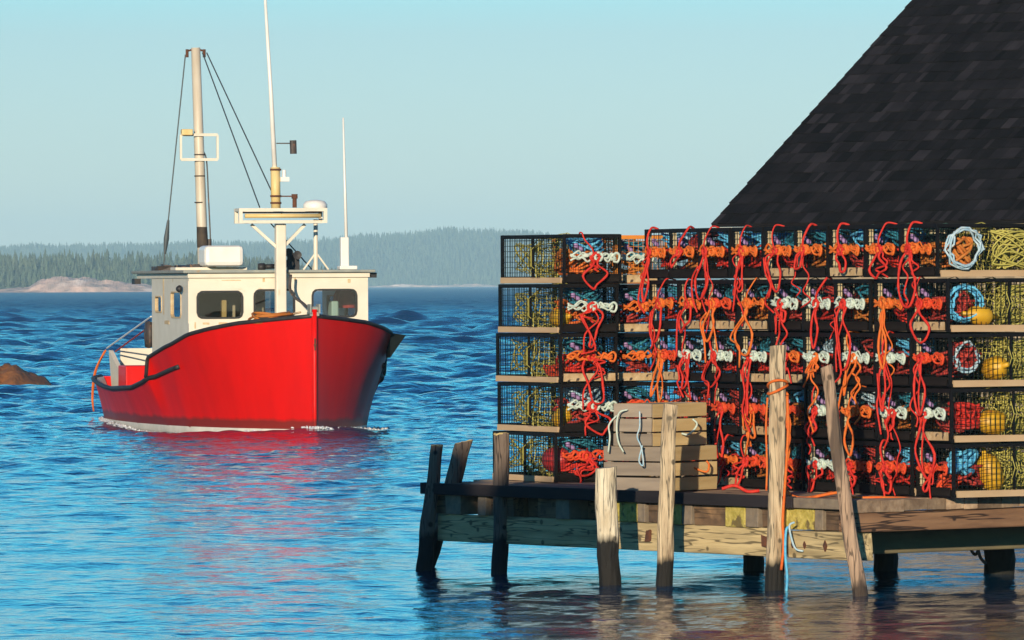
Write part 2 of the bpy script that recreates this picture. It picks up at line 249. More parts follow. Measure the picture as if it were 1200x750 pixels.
# ---------------------------------------------------------------- water
def sstep(a, b, x): t = np.clip((x - a) / (b - a), 0, 1); return t * t * (3 - 2 * t)
def make_water():
    ys = [-80, -40, -10, 5, 14]; y = 20.0
    while y < 40: ys.append(y); y *= 1.004
    while y < 135: ys.append(y); y *= 1.0016
    while y < 420: ys.append(y); y *= 1.0027
    while y < 1100: ys.append(y); y *= 1.0038
    while y < 2500: ys.append(y); y *= 1.01
    while y < 16000: ys.append(y); y *= 1.05
    ys = np.array(ys)
    core = np.linspace(-0.1, 0.1, 440); out = np.geomspace(0.112, 2.4, 22)
    us = np.concatenate([-out[::-1], core, out])
    wid = np.maximum(ys, 20.0)
    X = us[None, :] * wid[:, None]; Y = np.repeat(ys[:, None], len(us), 1)
    Z = np.zeros_like(X); dy = np.gradient(ys)[:, None]
    gust = 0.75 + 0.35 * np.sin(X * 0.09 + 0.6 * np.sin(Y * 0.031) + 1.0) * np.sin(Y * 0.07 + 0.8 * np.sin(X * 0.11)) 
    n = 120; lam = np.exp(RNG.uniform(np.log(0.16), np.log(9.0), n)); th = RNG.normal(math.pi / 2 + 0.3, 0.85, n); ph = RNG.uniform(0, 2 * math.pi, n)
    for l, t, p in zip(lam, th, ph):
        k = 2 * math.pi / l; ky = abs(math.sin(t))
        fade = np.clip((l / max(ky, .2)) / (2.4 * dy) - 0.6, 0, 1)
        edge = 1 - sstep(0.1, 0.15, np.abs(X / wid[:, None])) * (l < 3)
        if l > 3: en = 0.10 + 1.3 * sstep(100, 165, Y) + 0.9 * sstep(160, 320, Y)
        elif l > 1.6: en = 0.16 + 1.25 * sstep(92, 150, Y)
        elif l > 0.6: en = 0.36 + 0.45 * sstep(50, 80, Y) + 0.75 * sstep(85, 125, Y)
        else: en = (0.58 + 0.97 * sstep(46, 90, Y)) * gust
        sl = 0.021 if l < 5 else 0.015
        s = np.sin(k * (math.cos(t) * X + math.sin(t) * Y) + p)
        Z += sl / k * en * fade * edge * (s + 0.3 * (s * s - 0.5))
    Z *= 1 - 0.3 * sstep(600, 1500, Y)
    # the hull's own wave: crest at the stem, trough along the side
    c, s_ = math.cos(BOAT_RZ), math.sin(BOAT_RZ); lx = (X - BX) * c + (Y - BY) * s_; ly = -(X - BX) * s_ + (Y - BY) * c
    Z += -0.13 * np.exp(-((ly - 4.5) / 3.2) ** 2) * np.exp(-(np.abs(lx) / 3.0) ** 4) + 0.05 * np.exp(-(ly / 0.7) ** 2 - (lx / 0.8) ** 2)
    a, b = X.shape; idx = np.arange(a * b).reshape(a, b)
    f = np.stack([idx[:-1, :-1], idx[:-1, 1:], idx[1:, 1:], idx[1:, :-1]], -1).reshape(-1, 4)
    m = bpy.data.materials.new('sea_water'); m.use_nodes = True; N = m.node_tree.nodes; L = m.node_tree.links
    bs = N['Principled BSDF']; bs.inputs['Base Color'].default_value = (0.000, 0.036, 0.095, 1); bs.inputs['Roughness'].default_value = 0.06
    bs.inputs['IOR'].default_value = 1.33
    FAR = (120, 700, 0.05, 0.36)      # unresolved chop: rougher with distance
    tc = N.new('ShaderNodeTexCoord'); sx = N.new('ShaderNodeSeparateXYZ'); L.new(tc.outputs['Object'], sx.inputs[0]); prev = None
    # fine ripples everywhere; chop too far off to be modelled grows with the open water
    for sc_, dist, y0, y1, lo in ((11.0, 0.010, 40, 80, 0.8), (3.6, 0.055, 46, 90, 0.28), (0.9, 0.17, 85, 190, 0.0), (0.30, 1.0, 220, 600, 0.0)):
        nz = N.new('ShaderNodeTexNoise'); nz.inputs['Scale'].default_value = sc_; nz.inputs['Detail'].default_value = 4; L.new(tc.outputs['Object'], nz.inputs['Vector'])
        mr = N.new('ShaderNodeMapRange'); mr.inputs[1].default_value = y0; mr.inputs[2].default_value = y1; mr.inputs[3].default_value = lo; L.new(sx.outputs['Y'], mr.inputs[0])
        bp = N.new('ShaderNodeBump'); bp.inputs['Distance'].default_value = dist; L.new(mr.outputs[0], bp.inputs['Strength'])
        L.new(nz.outputs[0], bp.inputs['Height'])
        if prev: L.new(prev.outputs[0], bp.inputs['Normal'])
        prev = bp
    L.new(prev.outputs[0], bs.inputs['Normal'])
    mr = N.new('ShaderNodeMapRange')
    for i_, v_ in enumerate(FAR): mr.inputs[i_ + 1].default_value = v_
    L.new(sx.outputs['Y'], mr.inputs[0]); L.new(mr.outputs[0], bs.inputs['Roughness'])
    return kind(npmesh('water', np.stack([X, Y, Z], -1).reshape(-1, 3), f, m), 'structure')
make_water()

# ---------------------------------------------------------------- far shore
def fbm(x, seed, base=1.0, octs=5):
    r = np.random.default_rng(seed); z = np.zeros_like(x)
    for o in range(octs):
        f = base * 2 ** o; z += np.sin(x * f * 2 * math.pi + r.uniform(0, 6.28)) * np.cos(x * f * 3.7 + r.uniform(0, 6.28)) / 2 ** o
    return z
def pxx(px, D): return (px - 600) / F * D
def terrain(name, D, x0, x1, depth, hfun, shore, nx=260, ny=40, rock_w=14):
    xs = np.linspace(x0, x1, nx); ts = np.linspace(0, 1, ny)
    X = np.repeat(xs[None], ny, 0); T = np.repeat(ts[:, None], nx, 1); Y = D + T * depth
    hh = hfun(xs)[None]; Z = -1 + (hh + 1) * sstep(0, 1, T ** 0.75) + 0.6 * fbm(X * 0.02 + T * 3, 5) * sstep(0, .2, T)
    idx = np.arange(nx * ny).reshape(ny, nx); f = np.stack([idx[:-1, :-1], idx[:-1, 1:], idx[1:, 1:], idx[1:, :-1]], -1).reshape(-1, 4)
    kind(npmesh(name, np.stack([X, Y, Z], -1).reshape(-1, 3), f, M_hill), 'structure')
    # bare rock along the waterline
    n2 = nx * 3; xs2 = np.linspace(x0, x1, n2); ny2 = 9; T2 = np.linspace(0, 1, ny2)
    X2 = np.repeat(xs2[None], ny2, 0); Y2 = D - rock_w + T2[:, None] * rock_w * 2 + 2.0 * fbm(X2 * 0.013 + T2[:, None] * 2, 31)
    prof = np.sin(np.clip(T2, 0, 1) * math.pi)[:, None]; Z2 = -0.4 + prof * shore(xs2)[None] * (0.92 + 0.22 * fbm(X2 * 0.03 + T2[:, None] * 2.3, 41, octs=7) + 0.05 * RNG.random(X2.shape))
    idx = np.arange(n2 * ny2).reshape(ny2, n2); f2 = np.stack([idx[:-1, :-1], idx[:-1, 1:], idx[1:, 1:], idx[1:, :-1]], -1).reshape(-1, 4)
    kind(npmesh('rocky_shore', np.stack([X2, Y2, Z2], -1).reshape(-1, 3), f2, M_shore, smooth=False), 'structure')
    return lambda x, t: -1 + (np.interp(x, xs, hfun(xs)) + 1) * sstep(0, 1, t ** 0.75)
def forest(name, D, x0, x1, depth, n, gz, hlo, hhi, keep, t0):
    """many spruces, each of ragged tiers, in one mass far across the water"""
    protos = []
    for q in range(6):
        r = np.random.default_rng(q + 50); vs = []; fs = []; tiers = 5; k = 7
        for i in range(tiers):
            zb = 0.06 + 0.18 * i; zt = min(1.0, zb + 0.30); rb = (0.21 - 0.036 * i) * r.uniform(0.8, 1.15); o = len(vs)
            for j in range(k):
                a = 2 * math.pi * (j + r.uniform(-.3, .3)) / k; rr = rb * r.uniform(0.55, 1.2); vs.append((rr * math.cos(a), rr * math.sin(a), zb + r.uniform(-.04, .03)))
            vs.append((r.uniform(-.01, .01), r.uniform(-.01, .01), zt))
            fs += [(o + j, o + (j + 1) % k, o + k) for j in range(k)]
        protos.append((np.array(vs), np.array(fs)))
    x = RNG.uniform(x0, x1, n); t = t0 + (1 - t0) * RNG.random(n) ** 1.1; m = keep(x, t); x, t = x[m], t[m]
    V = []; Fc = []; TN = []; off = 0
    h = RNG.uniform(hlo, hhi, len(x)) * (0.8 + 0.35 * RNG.random(len(x)) ** 2)
    gzv = gz(x, t); tn = RNG.random(len(x)); sel = RNG.integers(0, 6, len(x)); an = RNG.uniform(0, 6.28, len(x)); wd = RNG.uniform(0.75, 1.35, len(x))
    for i in range(len(x)):
        v, f = protos[sel[i]]; c, s = math.cos(an[i]), math.sin(an[i])
        V.append(np.stack([(v[:, 0] * c - v[:, 1] * s) * h[i] * wd[i] + x[i], (v[:, 0] * s + v[:, 1] * c) * h[i] * wd[i] + D + t[i] * depth, v[:, 2] * h[i] + gzv[i] - .3], 1))
        Fc.append(f + off); off += len(v); TN.append(np.full(len(f), tn[i]))
    kind(npmesh(name, np.concatenate(V), np.concatenate(Fc), M_tree, smooth=False, tone=np.concatenate(TN)), 'stuff')
D1 = 6500
def h1(x):
    px = x / D1 * F + 600
    prof = np.interp(px, [-500, -100, 150, 300, 430, 520, 600, 700, 800, 1300], [28, 29, 29, 31, 35.5, 39.5, 37.5, 32, 29, 23])
    return 1.5 * (prof + 1.0 * fbm(px * 0.006, 3))
g1 = terrain('hill', D1, pxx(-500, D1), pxx(1300, D1), 640, h1, lambda x: 2.2 + 2.0 * np.clip(fbm(x * 0.004, 11), -0.6, 2))
forest('spruce_forest', D1, pxx(-450, D1), pxx(1250, D1), 600, 22000, g1, 5.5, 9.5, lambda x, t: np.ones_like(x, bool), 0.05)
D2 = 2600
def h2(x):
    px = x / D2 * F + 600
    return np.interp(px, [-400, 0, 60, 200, 300, 380, 430], [9, 10.5, 11.5, 11, 8.5, 4, -1]) + 0.4 * fbm(px * 0.01, 8)
def shore2(x):
    px = x / D2 * F + 600
    return np.interp(px, [-400, 0, 35, 50, 80, 110, 150, 190, 260, 400, 430], [1.6, 1.8, 2.4, 5.6, 6.8, 6.2, 4.8, 3.2, 2.0, 1.6, 0.2])
g2 = terrain('headland', D2, pxx(-400, D2), pxx(430, D2), 120, h2, shore2, rock_w=16)
forest('spruce_wood', D2 + 14, pxx(-380, D2), pxx(400, D2), 105, 3600, g2, 4.5, 7.5, lambda x, t: RNG.random(len(x)) < np.clip((pxx(420, D2) - x) / 20, 0, 1), 0.12)

# haze: one closed box of even, thin air
hz = MB(); hz.box(-9000, 9000, -400, 9000, -4, 95)
hm = bpy.data.materials.new('haze_air'); hm.use_nodes = True; hn = hm.node_tree; hn.nodes.remove(hn.nodes['Principled BSDF'])
pv = hn.nodes.new('ShaderNodeVolumePrincipled'); pv.inputs['Density'].default_value = 0.00013; pv.inputs['Anisotropy'].default_value = -0.2; pv.inputs['Color'].default_value = (0.48, 0.80, 1.0, 1)
hn.links.new(pv.outputs[0], hn.nodes['Material Output'].inputs['Volume'])
kind(hz.build('haze', hm), 'stuff')

# unseen rock blocker added at near left; keeps low sun off the dock's far corner
bk = MB(); nb = 26; ring = []
for i in range(nb + 1):
    x = -12 + 9.15 * i / nb; top = 5.15 + 0.35 * math.sin(i * 1.3) + 0.3 * math.sin(i * 2.9) - max(0, (i - nb + 3)) * 0.16
    for (yy, zz) in ((24.2, -1), (25.4, 1.6), (26.6, top * 0.75), (27.6, top), (28.5, top * 0.97), (29.4, 1.8), (30, -1)):
        ring.append(Vector((x + random.uniform(-.1, .0), yy + random.uniform(-.25, .25), zz + random.uniform(-.12, .12))))
bk.add(ring, [(i * 7 + k, (i + 1) * 7 + k, (i + 1) * 7 + k + 1, i * 7 + k + 1) for i in range(nb) for k in range(6)] + [tuple(range(7)), tuple(nb * 7 + k for k in range(6, -1, -1))])
kind(bk.build('added_shade_bank', M_grey_rock), 'structure')

# rock awash at the left edge
Drk = Dw(20, 452)
def rock(px0, px1, pytop, D, name):
    m = MB(); nx, ny = 34, 16; xw0, xw1 = pxx(px0, D), pxx(px1, D); top = H - (pytop - hor(0)) / F * D; vs = []
    for i in range(nx + 1):
        for j in range(ny + 1):
            u, v = i / nx * 2 - 1, j / ny * 2 - 1; r = max(0, 1 - (abs(u) ** 2.2 + abs(v) ** 2))
            lump = 0.08 * math.sin(u * 9 + v * 4) + 0.05 * math.sin(u * 21 - v * 13) + 0.03 * math.sin(u * 37 + v * 29)
            vs.append(((xw0 + xw1) / 2 + u * (xw1 - xw0) / 2, D + 1.6 + v * 1.8 + 0.1 * math.sin(u * 17), -0.35 + (top + .35) * (r ** 0.6) * (0.88 + lump)))
    m.add(vs, [(i * (ny + 1) + j, (i + 1) * (ny + 1) + j, (i + 1) * (ny + 1) + j + 1, i * (ny + 1) + j + 1) for i in range(nx) for j in range(ny)])
    return m.build(name, M_rock, smooth=True)
tag(rock(-75, 62, 427, Drk, 'rock'), 'brown weed-covered rock awash at the left edge of the water', 'rock')

# ---------------------------------------------------------------- shed behind the traps
PHI, PIT, LS = R(42.5), R(36), 20.0
D_ev = 92.0; ev = P(834, 263, D_ev)
shed = empty('wooden_shed', (ev.x, ev.y, 0), -PHI)
tag(shed, 'shed with steep black shingled roof behind the long wall of lobster traps', 'shed')
rf = MB(); expo = 0.25; nC = 28; cp, sp = math.cos(PIT), math.sin(PIT)
def rp(x, t, up): return Vector((x, t * cp - up * sp, ev.z + t * sp + up * cp))
for c in range(nC):
    x = random.uniform(-0.006, 0.006); t0 = c * expo; ct = random.uniform(-0.08, 0.08)
    while x < LS:
        wd = random.choice((0.08, 0.10, 0.12, 0.15, 0.19, 0.25)) * random.uniform(0.85, 1.15); x1 = min(x + wd, LS)
        e = random.uniform(-0.006, 0.006); th = random.choice((0.010, 0.011, 0.016))
        tn = 0.34 + ct + random.gauss(0, 0.11) + (random.uniform(.25, .75) if random.random() < 0.17 else 0)
        a = [rp(x, t0 + e, 0.0), rp(x1 - .004, t0 + e, 0.0), rp(x1 - .004, t0 + expo * 1.25, -0.004), rp(x, t0 + expo * 1.25, -0.004)]
        b = [rp(x, t0 + e, th + .006), rp(x1 - .004, t0 + e, th + .006), rp(x1 - .004, t0 + expo * 1.25, 0.003), rp(x, t0 + expo * 1.25, 0.003)]
        rf.hexa(a + b, max(0, min(1, tn))); x = x1
roof = rf.build('roof', M_roof, shed)
sh = MB(); Tt = nC * expo; rise = Tt * sp; run = Tt * cp
sh.add([rp(.0, 0, -.006), rp(LS, 0, -.006), rp(LS, Tt, -.006), rp(.0, Tt, -.006), rp(.0, 0, -.05), rp(LS, 0, -.05), rp(LS, Tt, -.05), rp(.0, Tt, -.05)],
       [(0, 1, 2, 3), (7, 6, 5, 4), (0, 4, 5, 1), (1, 5, 6, 2), (2, 6, 7, 3), (3, 7, 4, 0)])
sh.add([(0, run, ev.z + rise), (LS, run, ev.z + rise), (LS, 2 * run, ev.z), (0, 2 * run, ev.z), (0, run, ev.z + rise - .06), (LS, run, ev.z + rise - .06), (LS, 2 * run, ev.z - .06), (0, 2 * run, ev.z - .06)],
       [(0, 1, 2, 3), (7, 6, 5, 4), (0, 4, 5, 1), (1, 5, 6, 2), (2, 6, 7, 3), (3, 7, 4, 0)])
sh.build('roof_sheathing', M_roof, shed)
fb = MB(); fb.box(0.02, LS, 0.02, 0.05, ev.z - .17, ev.z - .045); fb.build('fascia', M_cshed, shed)
wl = MB(); zt = ev.z - .06
for i in range(125):
    a, b = 0.3 + i * .17, 0.3 + (i + 1) * .17
    if b > LS - .2: break
    wl.box(a, b - .004, 0.36, 0.40, 0.0, zt + .2 * 0, random.random())
n = 60
for i in range(n):
    y0 = 0.4 + i * (2 * run - .8) / n; y1 = 0.4 + (i + 1) * (2 * run - .8) / n; ym = (y0 + y1) / 2; top = ev.z - .1 + (rise / run) * min(ym, 2 * run - ym)
    wl.box(0.3, 0.34, y0, y1 - .004, 0.0, top, random.random()); wl.box(LS - .3, LS - .26, y0, y1 - .004, 0.0, top, random.random())
wl.box(0.3, LS - .3, 2 * run - .4, 2 * run - .36, 0.0, zt)
wl.build('wall', M_wshed, shed)
ft = MB(); ft.box(0.2, LS - .2, .3, 2 * run - .3, -0.8, 0.0); ft.build('foundation', M_grey_rock, shed)

# ---------------------------------------------------------------- dock
ZD = 0.66
A = Vector((-0.66, 49.5)); Cn = Vector((2.40, 45.35)); LE = (Cn - A).length; uE = (Cn - A) / LE; vE = Vector((-uE.y, uE.x))
dock = empty('wooden_dock', (A.x, A.y, 0), math.atan2(uE.y, uE.x))       # local x along the edge towards the near corner, local y inland
tag(dock, 'weathered wooden dock on piles carrying the stacked lobster traps', 'dock')
dk = MB(); npl = 21
for i in range(npl):
    y0 = 0.004 + i * .15; x0 = -0.02 if y0 < .42 else (-.3 if y0 < .85 else -.62)
    dk.box(x0 + random.uniform(-.02, .02), LE + random.uniform(-.015, .02), y0, y0 + .144, ZD - .05, ZD - random.uniform(0, .004), random.random())
dk.build('deck', M_plank, dock)
eb = MB(); eb.box(-.04, LE - .62, -.045, .002, ZD - .075, ZD + .012); eb.build('edge_board', M_edge, dock, bevel=.006)
eb = MB(); eb.box(LE - .61, LE - .02, -.04, .0, ZD - .07, ZD + .004); eb.build('edge_board', M_jg, dock, bevel=.006)
x = 0.02; i = 0
seq = [('b', .2), ('g', .2), ('k', .22), ('g', .12), ('b', .3), ('k', .3), ('b', .26), ('g', .18), ('k', .3), ('b', .2), ('y', .3), ('g', .1), ('b', .16), ('y', .27), ('g', .12), ('b', .38), ('y', .24), ('g', .15), ('b', .22), ('y', .12), ('y', .28), ('g', .1), ('b', .28)]
tot = sum(q[1] for q in seq); kx = (LE - .06) / tot
for k_, wd in seq:
    m = MB(); rec = {'y': 0, 'b': .025, 'g': .0, 'k': .16}[k_]
    m.box(x, x + wd * kx - .012, rec + random.uniform(0, .012), .5, ZD - .055 - .17, ZD - .055, j=.004)
    m.build('joist', {'y': M_jy, 'b': M_jb, 'g': M_jg, 'k': M_jb}[k_], dock, bevel=.006); x += wd * kx
def ex(px): # parameter along the edge at a pixel column
    t = (px - 600) / F; return (t * A.y - A.x) / (uE.x - t * uE.y)
for a, b in ((508, 897), (926, 997)):
    m = MB(); m.box(ex(a), ex(b), .03 if a < 900 else -.05, .2, ZD - .43, ZD - .232, j=.008); o = m.build('beam', M_beam, dock, bevel=.01)
    if a > 900:
        for q in (.12, .32, .66):
            xx = ex(a) + (ex(b) - ex(a)) * q; d = MB(); zz = ZD - .33; s_ = .020 if q > .5 else .013
            d.add([(xx - s_, -.062, zz), (xx, -.062, zz - s_ * 2), (xx + s_, -.062, zz), (xx, -.062, zz + s_ * 2), (xx - s_, -.04, zz), (xx, -.04, zz - s_ * 2), (xx + s_, -.04, zz), (xx, -.04, zz + s_ * 2)],
                  [(0, 1, 2, 3), (0, 4, 5, 1), (1, 5, 6, 2), (2, 6, 7, 3), (3, 7, 4, 0)]); d.build('bolt', M_rust, o)
    else:
        for px in (756, 893):
            xx = ex(px); d = MB(); d.box(xx - .03, xx + .03, .018, .03, ZD - .36, ZD - .28, j=.012); d.build('bolt', M_rust, o)
# front right side of the dock: plank ends, long brown beam, darker cross beams behind
m = MB(); y = 0.0
while y < 3.1:
    wd = random.choice((.13, .17, .22)); m.box(LE + .022, LE + .06, y, y + wd - .006, ZD - .085 + random.uniform(-.004, .004), ZD - .004, random.random(), j=.004); y += wd
m.build('end_plank', M_plank, dock)
m = MB(); m.box(LE - .13, LE + .045, -.02, 3.2, ZD - .23, ZD - .092, j=.004); m.build('beam', M_beamb, dock, bevel=.012)
m = MB(); m.box(LE - .75, LE - .55, .25, 3.2, ZD - .42, ZD - .235); m.build('beam', M_beamg, dock, bevel=.012)
m = MB(); m.box(.3, .5, .5, 3.2, ZD - .42, ZD - .235); m.build('beam', M_beamg, dock, bevel=.012)
inv = Matrix.Translation((A.x, A.y, 0)) @ Matrix.Rotation(dock.rotation_euler.z, 4, 'Z'); inv.invert()
def pile(name, top, bot, wt, wb, D, m, slant=0.0, capm=None, lab=None, n=14):
    """round pile between two image points at one distance"""
    a, b = P(*bot, D), P(*top, D); base = a + (a - b).normalized() * 0.9; L = (b - base).length; ax = (b - base).normalized()
    ra, rb = wb / 2 / F * D, wt / 2 / F * D; x = ax.orthogonal().normalized(); x = Vector((1, 0, 0)) - ax * ax.x; x.normalize(); yv = ax.cross(x)
    vs = []; steps = 22; ph = random.uniform(0, 6)
    o0 = Vector((a.x, a.y, 0))
    for i in range(steps + 1):
        t = i / steps; r = ra + (rb - ra) * t; c = base + ax * L * t + x * 0.007 * math.sin(t * 7 + ph) + x * .004 * math.sin(t * 23 + ph * 3) + yv * .010 * math.sin(t * 7 + ph * 2)
        for k in range(n):
            an = 2 * math.pi * k / n; rr = r * (1 + .05 * math.sin(3 * an + t * 5 + ph) + .05 * math.sin(k * 2.1 + i * 1.7) * .6 + random.uniform(-.025, .025))
            q = c + (x * math.cos(an) + yv * math.sin(an)) * rr
            if i == steps: q = q + ax * (slant * math.cos(an) * rb + random.uniform(-.006, .006))
            vs.append(q - o0)
    mb = MB(); mb.add(vs, [(i * n + k, i * n + (k + 1) % n, (i + 1) * n + (k + 1) % n, (i + 1) * n + k) for i in range(steps) for k in range(n)])
    capf = tuple(steps * n + k for k in range(n))
    if not capm: mb.add(vs[-n:], [tuple(range(n))])
    o = mb.build('pile', m, None, smooth=False); o.parent = dock; o.matrix_parent_inverse = inv
    o.location = o0
    if capm:
        cm = MB(); top_ = [v + ax * .003 for v in vs[-n:]]; cm.add(top_ + [v - ax * .012 for v in top_], [tuple(range(n))] + [(k, n + k, n + (k + 1) % n, (k + 1) % n)[::-1] for k in range(n)])
        c = cm.build('cut_end', capm, o)
    if lab: o['label'] = lab
    return o
pile('pile', (543, 518), (497, 668), 19, 22, 49.9, M_post_dark, .55, M_cut, 'dark slanting pile with a pale cut top')
pile('pile', (511, 522), (496, 668), 14, 24, Dw(495, 668), M_post_dark, .1, M_cut)
pile('pile', (588, 508), (583, 672), 18, 20, Dw(585, 672), M_post_dark, .05, M_cut)
pile('pile', (710, 548), (712, 688), 25, 27, Dw(710, 688), M_post_pale, .05, None, 'thick pale pile cut off short')
pile('pile', (786, 474), (775, 688), 17, 22, Dw(775, 688), M_post, -.05, None, 'slim bleached pile in front of the crates')
pile('pile', (913, 405), (905, 691), 19, 24, Dw(905, 691), M_post, .05, None, 'tallest bleached pile with orange rope round it')
pile('pile', (968, 429), (1005, 698), 14, 20, Dw(1005, 698), M_post_bark, .2, None, 'leaning bark-brown pile at the dock corner')
pile('pile', (880, 600), (880, 672), 24, 25, 49.0, M_pileg)
pile('pile', (1035, 600), (1035, 660), 28, 29, 48.9, M_pileg)
pile('pile', (1170, 600), (1170, 664), 36, 37, 48.0, M_pileg)
pile('pile', (1240, 600), (1240, 664), 30, 31, 47.6, M_pileg)

# ---------------------------------------------------------------- lobster traps
TW, TL, TH = 0.478, 1.08, 0.386
def trap_meshes():
    fr = MB(); q = .013
    for x in (q, TW - q):
        for y in (q, TL - q): fr.bar((x, y, 0.0), (x, y, TH - .006), .021)
        for z in (q, TH - q - .006): fr.bar((x, q, z), (x, TL - q, z), .022)
    for y in (q, TL - q):
        for z in (.03, TH - q - .006): fr.bar((q, y, z), (TW - q, y, z), .024, h=.03 if z > .1 else .05)
    fr.bar((q, TL * .5, TH - .02), (TW - q, TL * .5, TH - .02), .016); fr.bar((q, TL * .5, .02), (TW - q, TL * .5, .02), .016)
    for x in (q, TW - q): fr.bar((x, TL * .5, .02), (x, TL * .5, TH - .02), .014)
    nt_ = MB(); s = .042; r = .0036
    k = 1
    while k * s < TL:
        y = k * s
        for x in (.006, TW - .006): nt_.bar((x, y, .02), (x, y, TH - .02), r)
        nt_.bar((.01, y, TH - .012), (TW - .01, y, TH - .012), r); k += 1
    k = 1
    while k * s < TH:
        z = k * s
        for x in (.006, TW - .006): nt_.bar((x, .02, z), (x, TL - .02, z), r)
        for y in (.006, TL - .006): nt_.bar((.02, y, z), (TW - .02, y, z), r * .75)
        k += 1
    k = 1
    while k * s < TW:
        x = k * s
        for y in (.006, TL - .006): nt_.bar((x, y, .02), (x, y, TH - .02), r * .75)
        nt_.bar((x, .02, TH - .012), (x, TL - .02, TH - .012), r); k += 1
    ru = MB()
    for x0, x1 in ((-.012, .018), (TW - .018, TW + .012)): ru.box(x0, x1, .03, TL - .02, .002, .046, j=.003)
    return fr, nt_, ru
_f, _n, _r = trap_meshes()
def netmesh(seed):
    r = random.Random(seed); m = MB()
    # a funnel head from one long side to the middle and a slack divider across
    nu, nv = 12, 9; g = {}
    for i in range(nu + 1):
        for j in range(nv + 1):
            u, v = i / nu, j / nv; a = 2 * math.pi * v
            rad = .17 * (1 - u) ** .8 + .06
            g[i, j] = Vector((TW * .5 + rad * math.cos(a) * 1.15, .52 + u * .42, .20 + rad * math.sin(a) * .85 - .03 * math.sin(u * 3) + r.uniform(-.006, .006)))
    for i in range(nu + 1): m.tube([g[i, j] for j in range(nv)], .0035, 3, closed=True)
    for j in range(nv): m.tube([g[i, j] for i in range(nu + 1)], .0035, 3, caps=False)
    for i in range(11):
        x = .03 + i * (TW - .06) / 10; m.tube([(x, .5 + .03 * math.sin(x * 9 + z * 14), z) for z in (.03, .11, .19, .27, .35)], .0035, 3, caps=False)
    for k in range(9):
        z = .03 + k * .04; m.tube([(x_, .5 + .03 * math.sin(x_ * 9 + z * 14), z) for x_ in (.03, .13, .23, .33, .45)], .0035, 3, caps=False)
    for q in range(3):   # slack gathers of netting lying on the floor of the trap
        pts = []; cx, cy = r.uniform(.12, .36), r.uniform(.55, .95)
        for t in range(26): pts.append((cx + r.uniform(-.09, .09), cy + r.uniform(-.1, .1), .05 + .12 * r.random()))
        m.tube(smoothpts(pts, 3), .004, 3)
    return m
def tangle(seed, x0, x1, y0, y1, z0, z1, n=46, rad=.0105, flat=1.0):
    r = random.Random(seed); m = MB(); pts = []; ang = r.uniform(0, 6)
    for t in range(n):
        ang += r.uniform(.7, 1.3); k = .55 + .45 * r.random()
        x = (x0 + x1) / 2 + (x1 - x0) / 2 * k * math.cos(ang) + r.uniform(-.02, .02); y = (y0 + y1) / 2 + (y1 - y0) / 2 * k * math.sin(ang)
        z = z0 + (z1 - z0) * (0.5 + 0.42 * math.sin(t * .9 + r.uniform(-.6, .6)) * flat + r.uniform(-.1, .1))
        pts.append((min(max(x, x0), x1), min(max(y, y0), y1), min(max(z, z0), z1)))
    m.tube(smoothpts(pts, 4), rad, 5); return m
def cordmesh(seed):
    r = random.Random(seed); m = MB(); z0 = .205
    for s in range(4):
        pts = []
        for t in range(12):
            u = t / 11; pts.append((.05 + u * (TW - .11), -.012 - .014 * r.random(), z0 + .016 * math.sin(u * 14 + s * 1.6) + r.uniform(-.022, .022) + .008 * s - .012))
        m.tube(smoothpts(pts, 3), r.choice((.007, .009, .0105)), 5)
    kx = .17 + .1 * r.random()
    for s in range(3):
        a0 = r.uniform(0, 6); m.tube([(kx + .032 * math.cos(a0 + a), -.028 + .012 * math.sin(a * 2), z0 + .032 * math.sin(a0 + a) * (1 if s else .6)) for a in [i * .6 for i in range(11)]], .012, 5)
    m.tube(smoothpts([(TW - .1, -.02, z0), (TW - .06, -.03, z0 + .03), (TW - .035, -.03, z0 + .005), (TW - .05, -.03, z0 - .04), (TW - .085, -.025, z0 - .035)], 5), .010, 5)
    return m
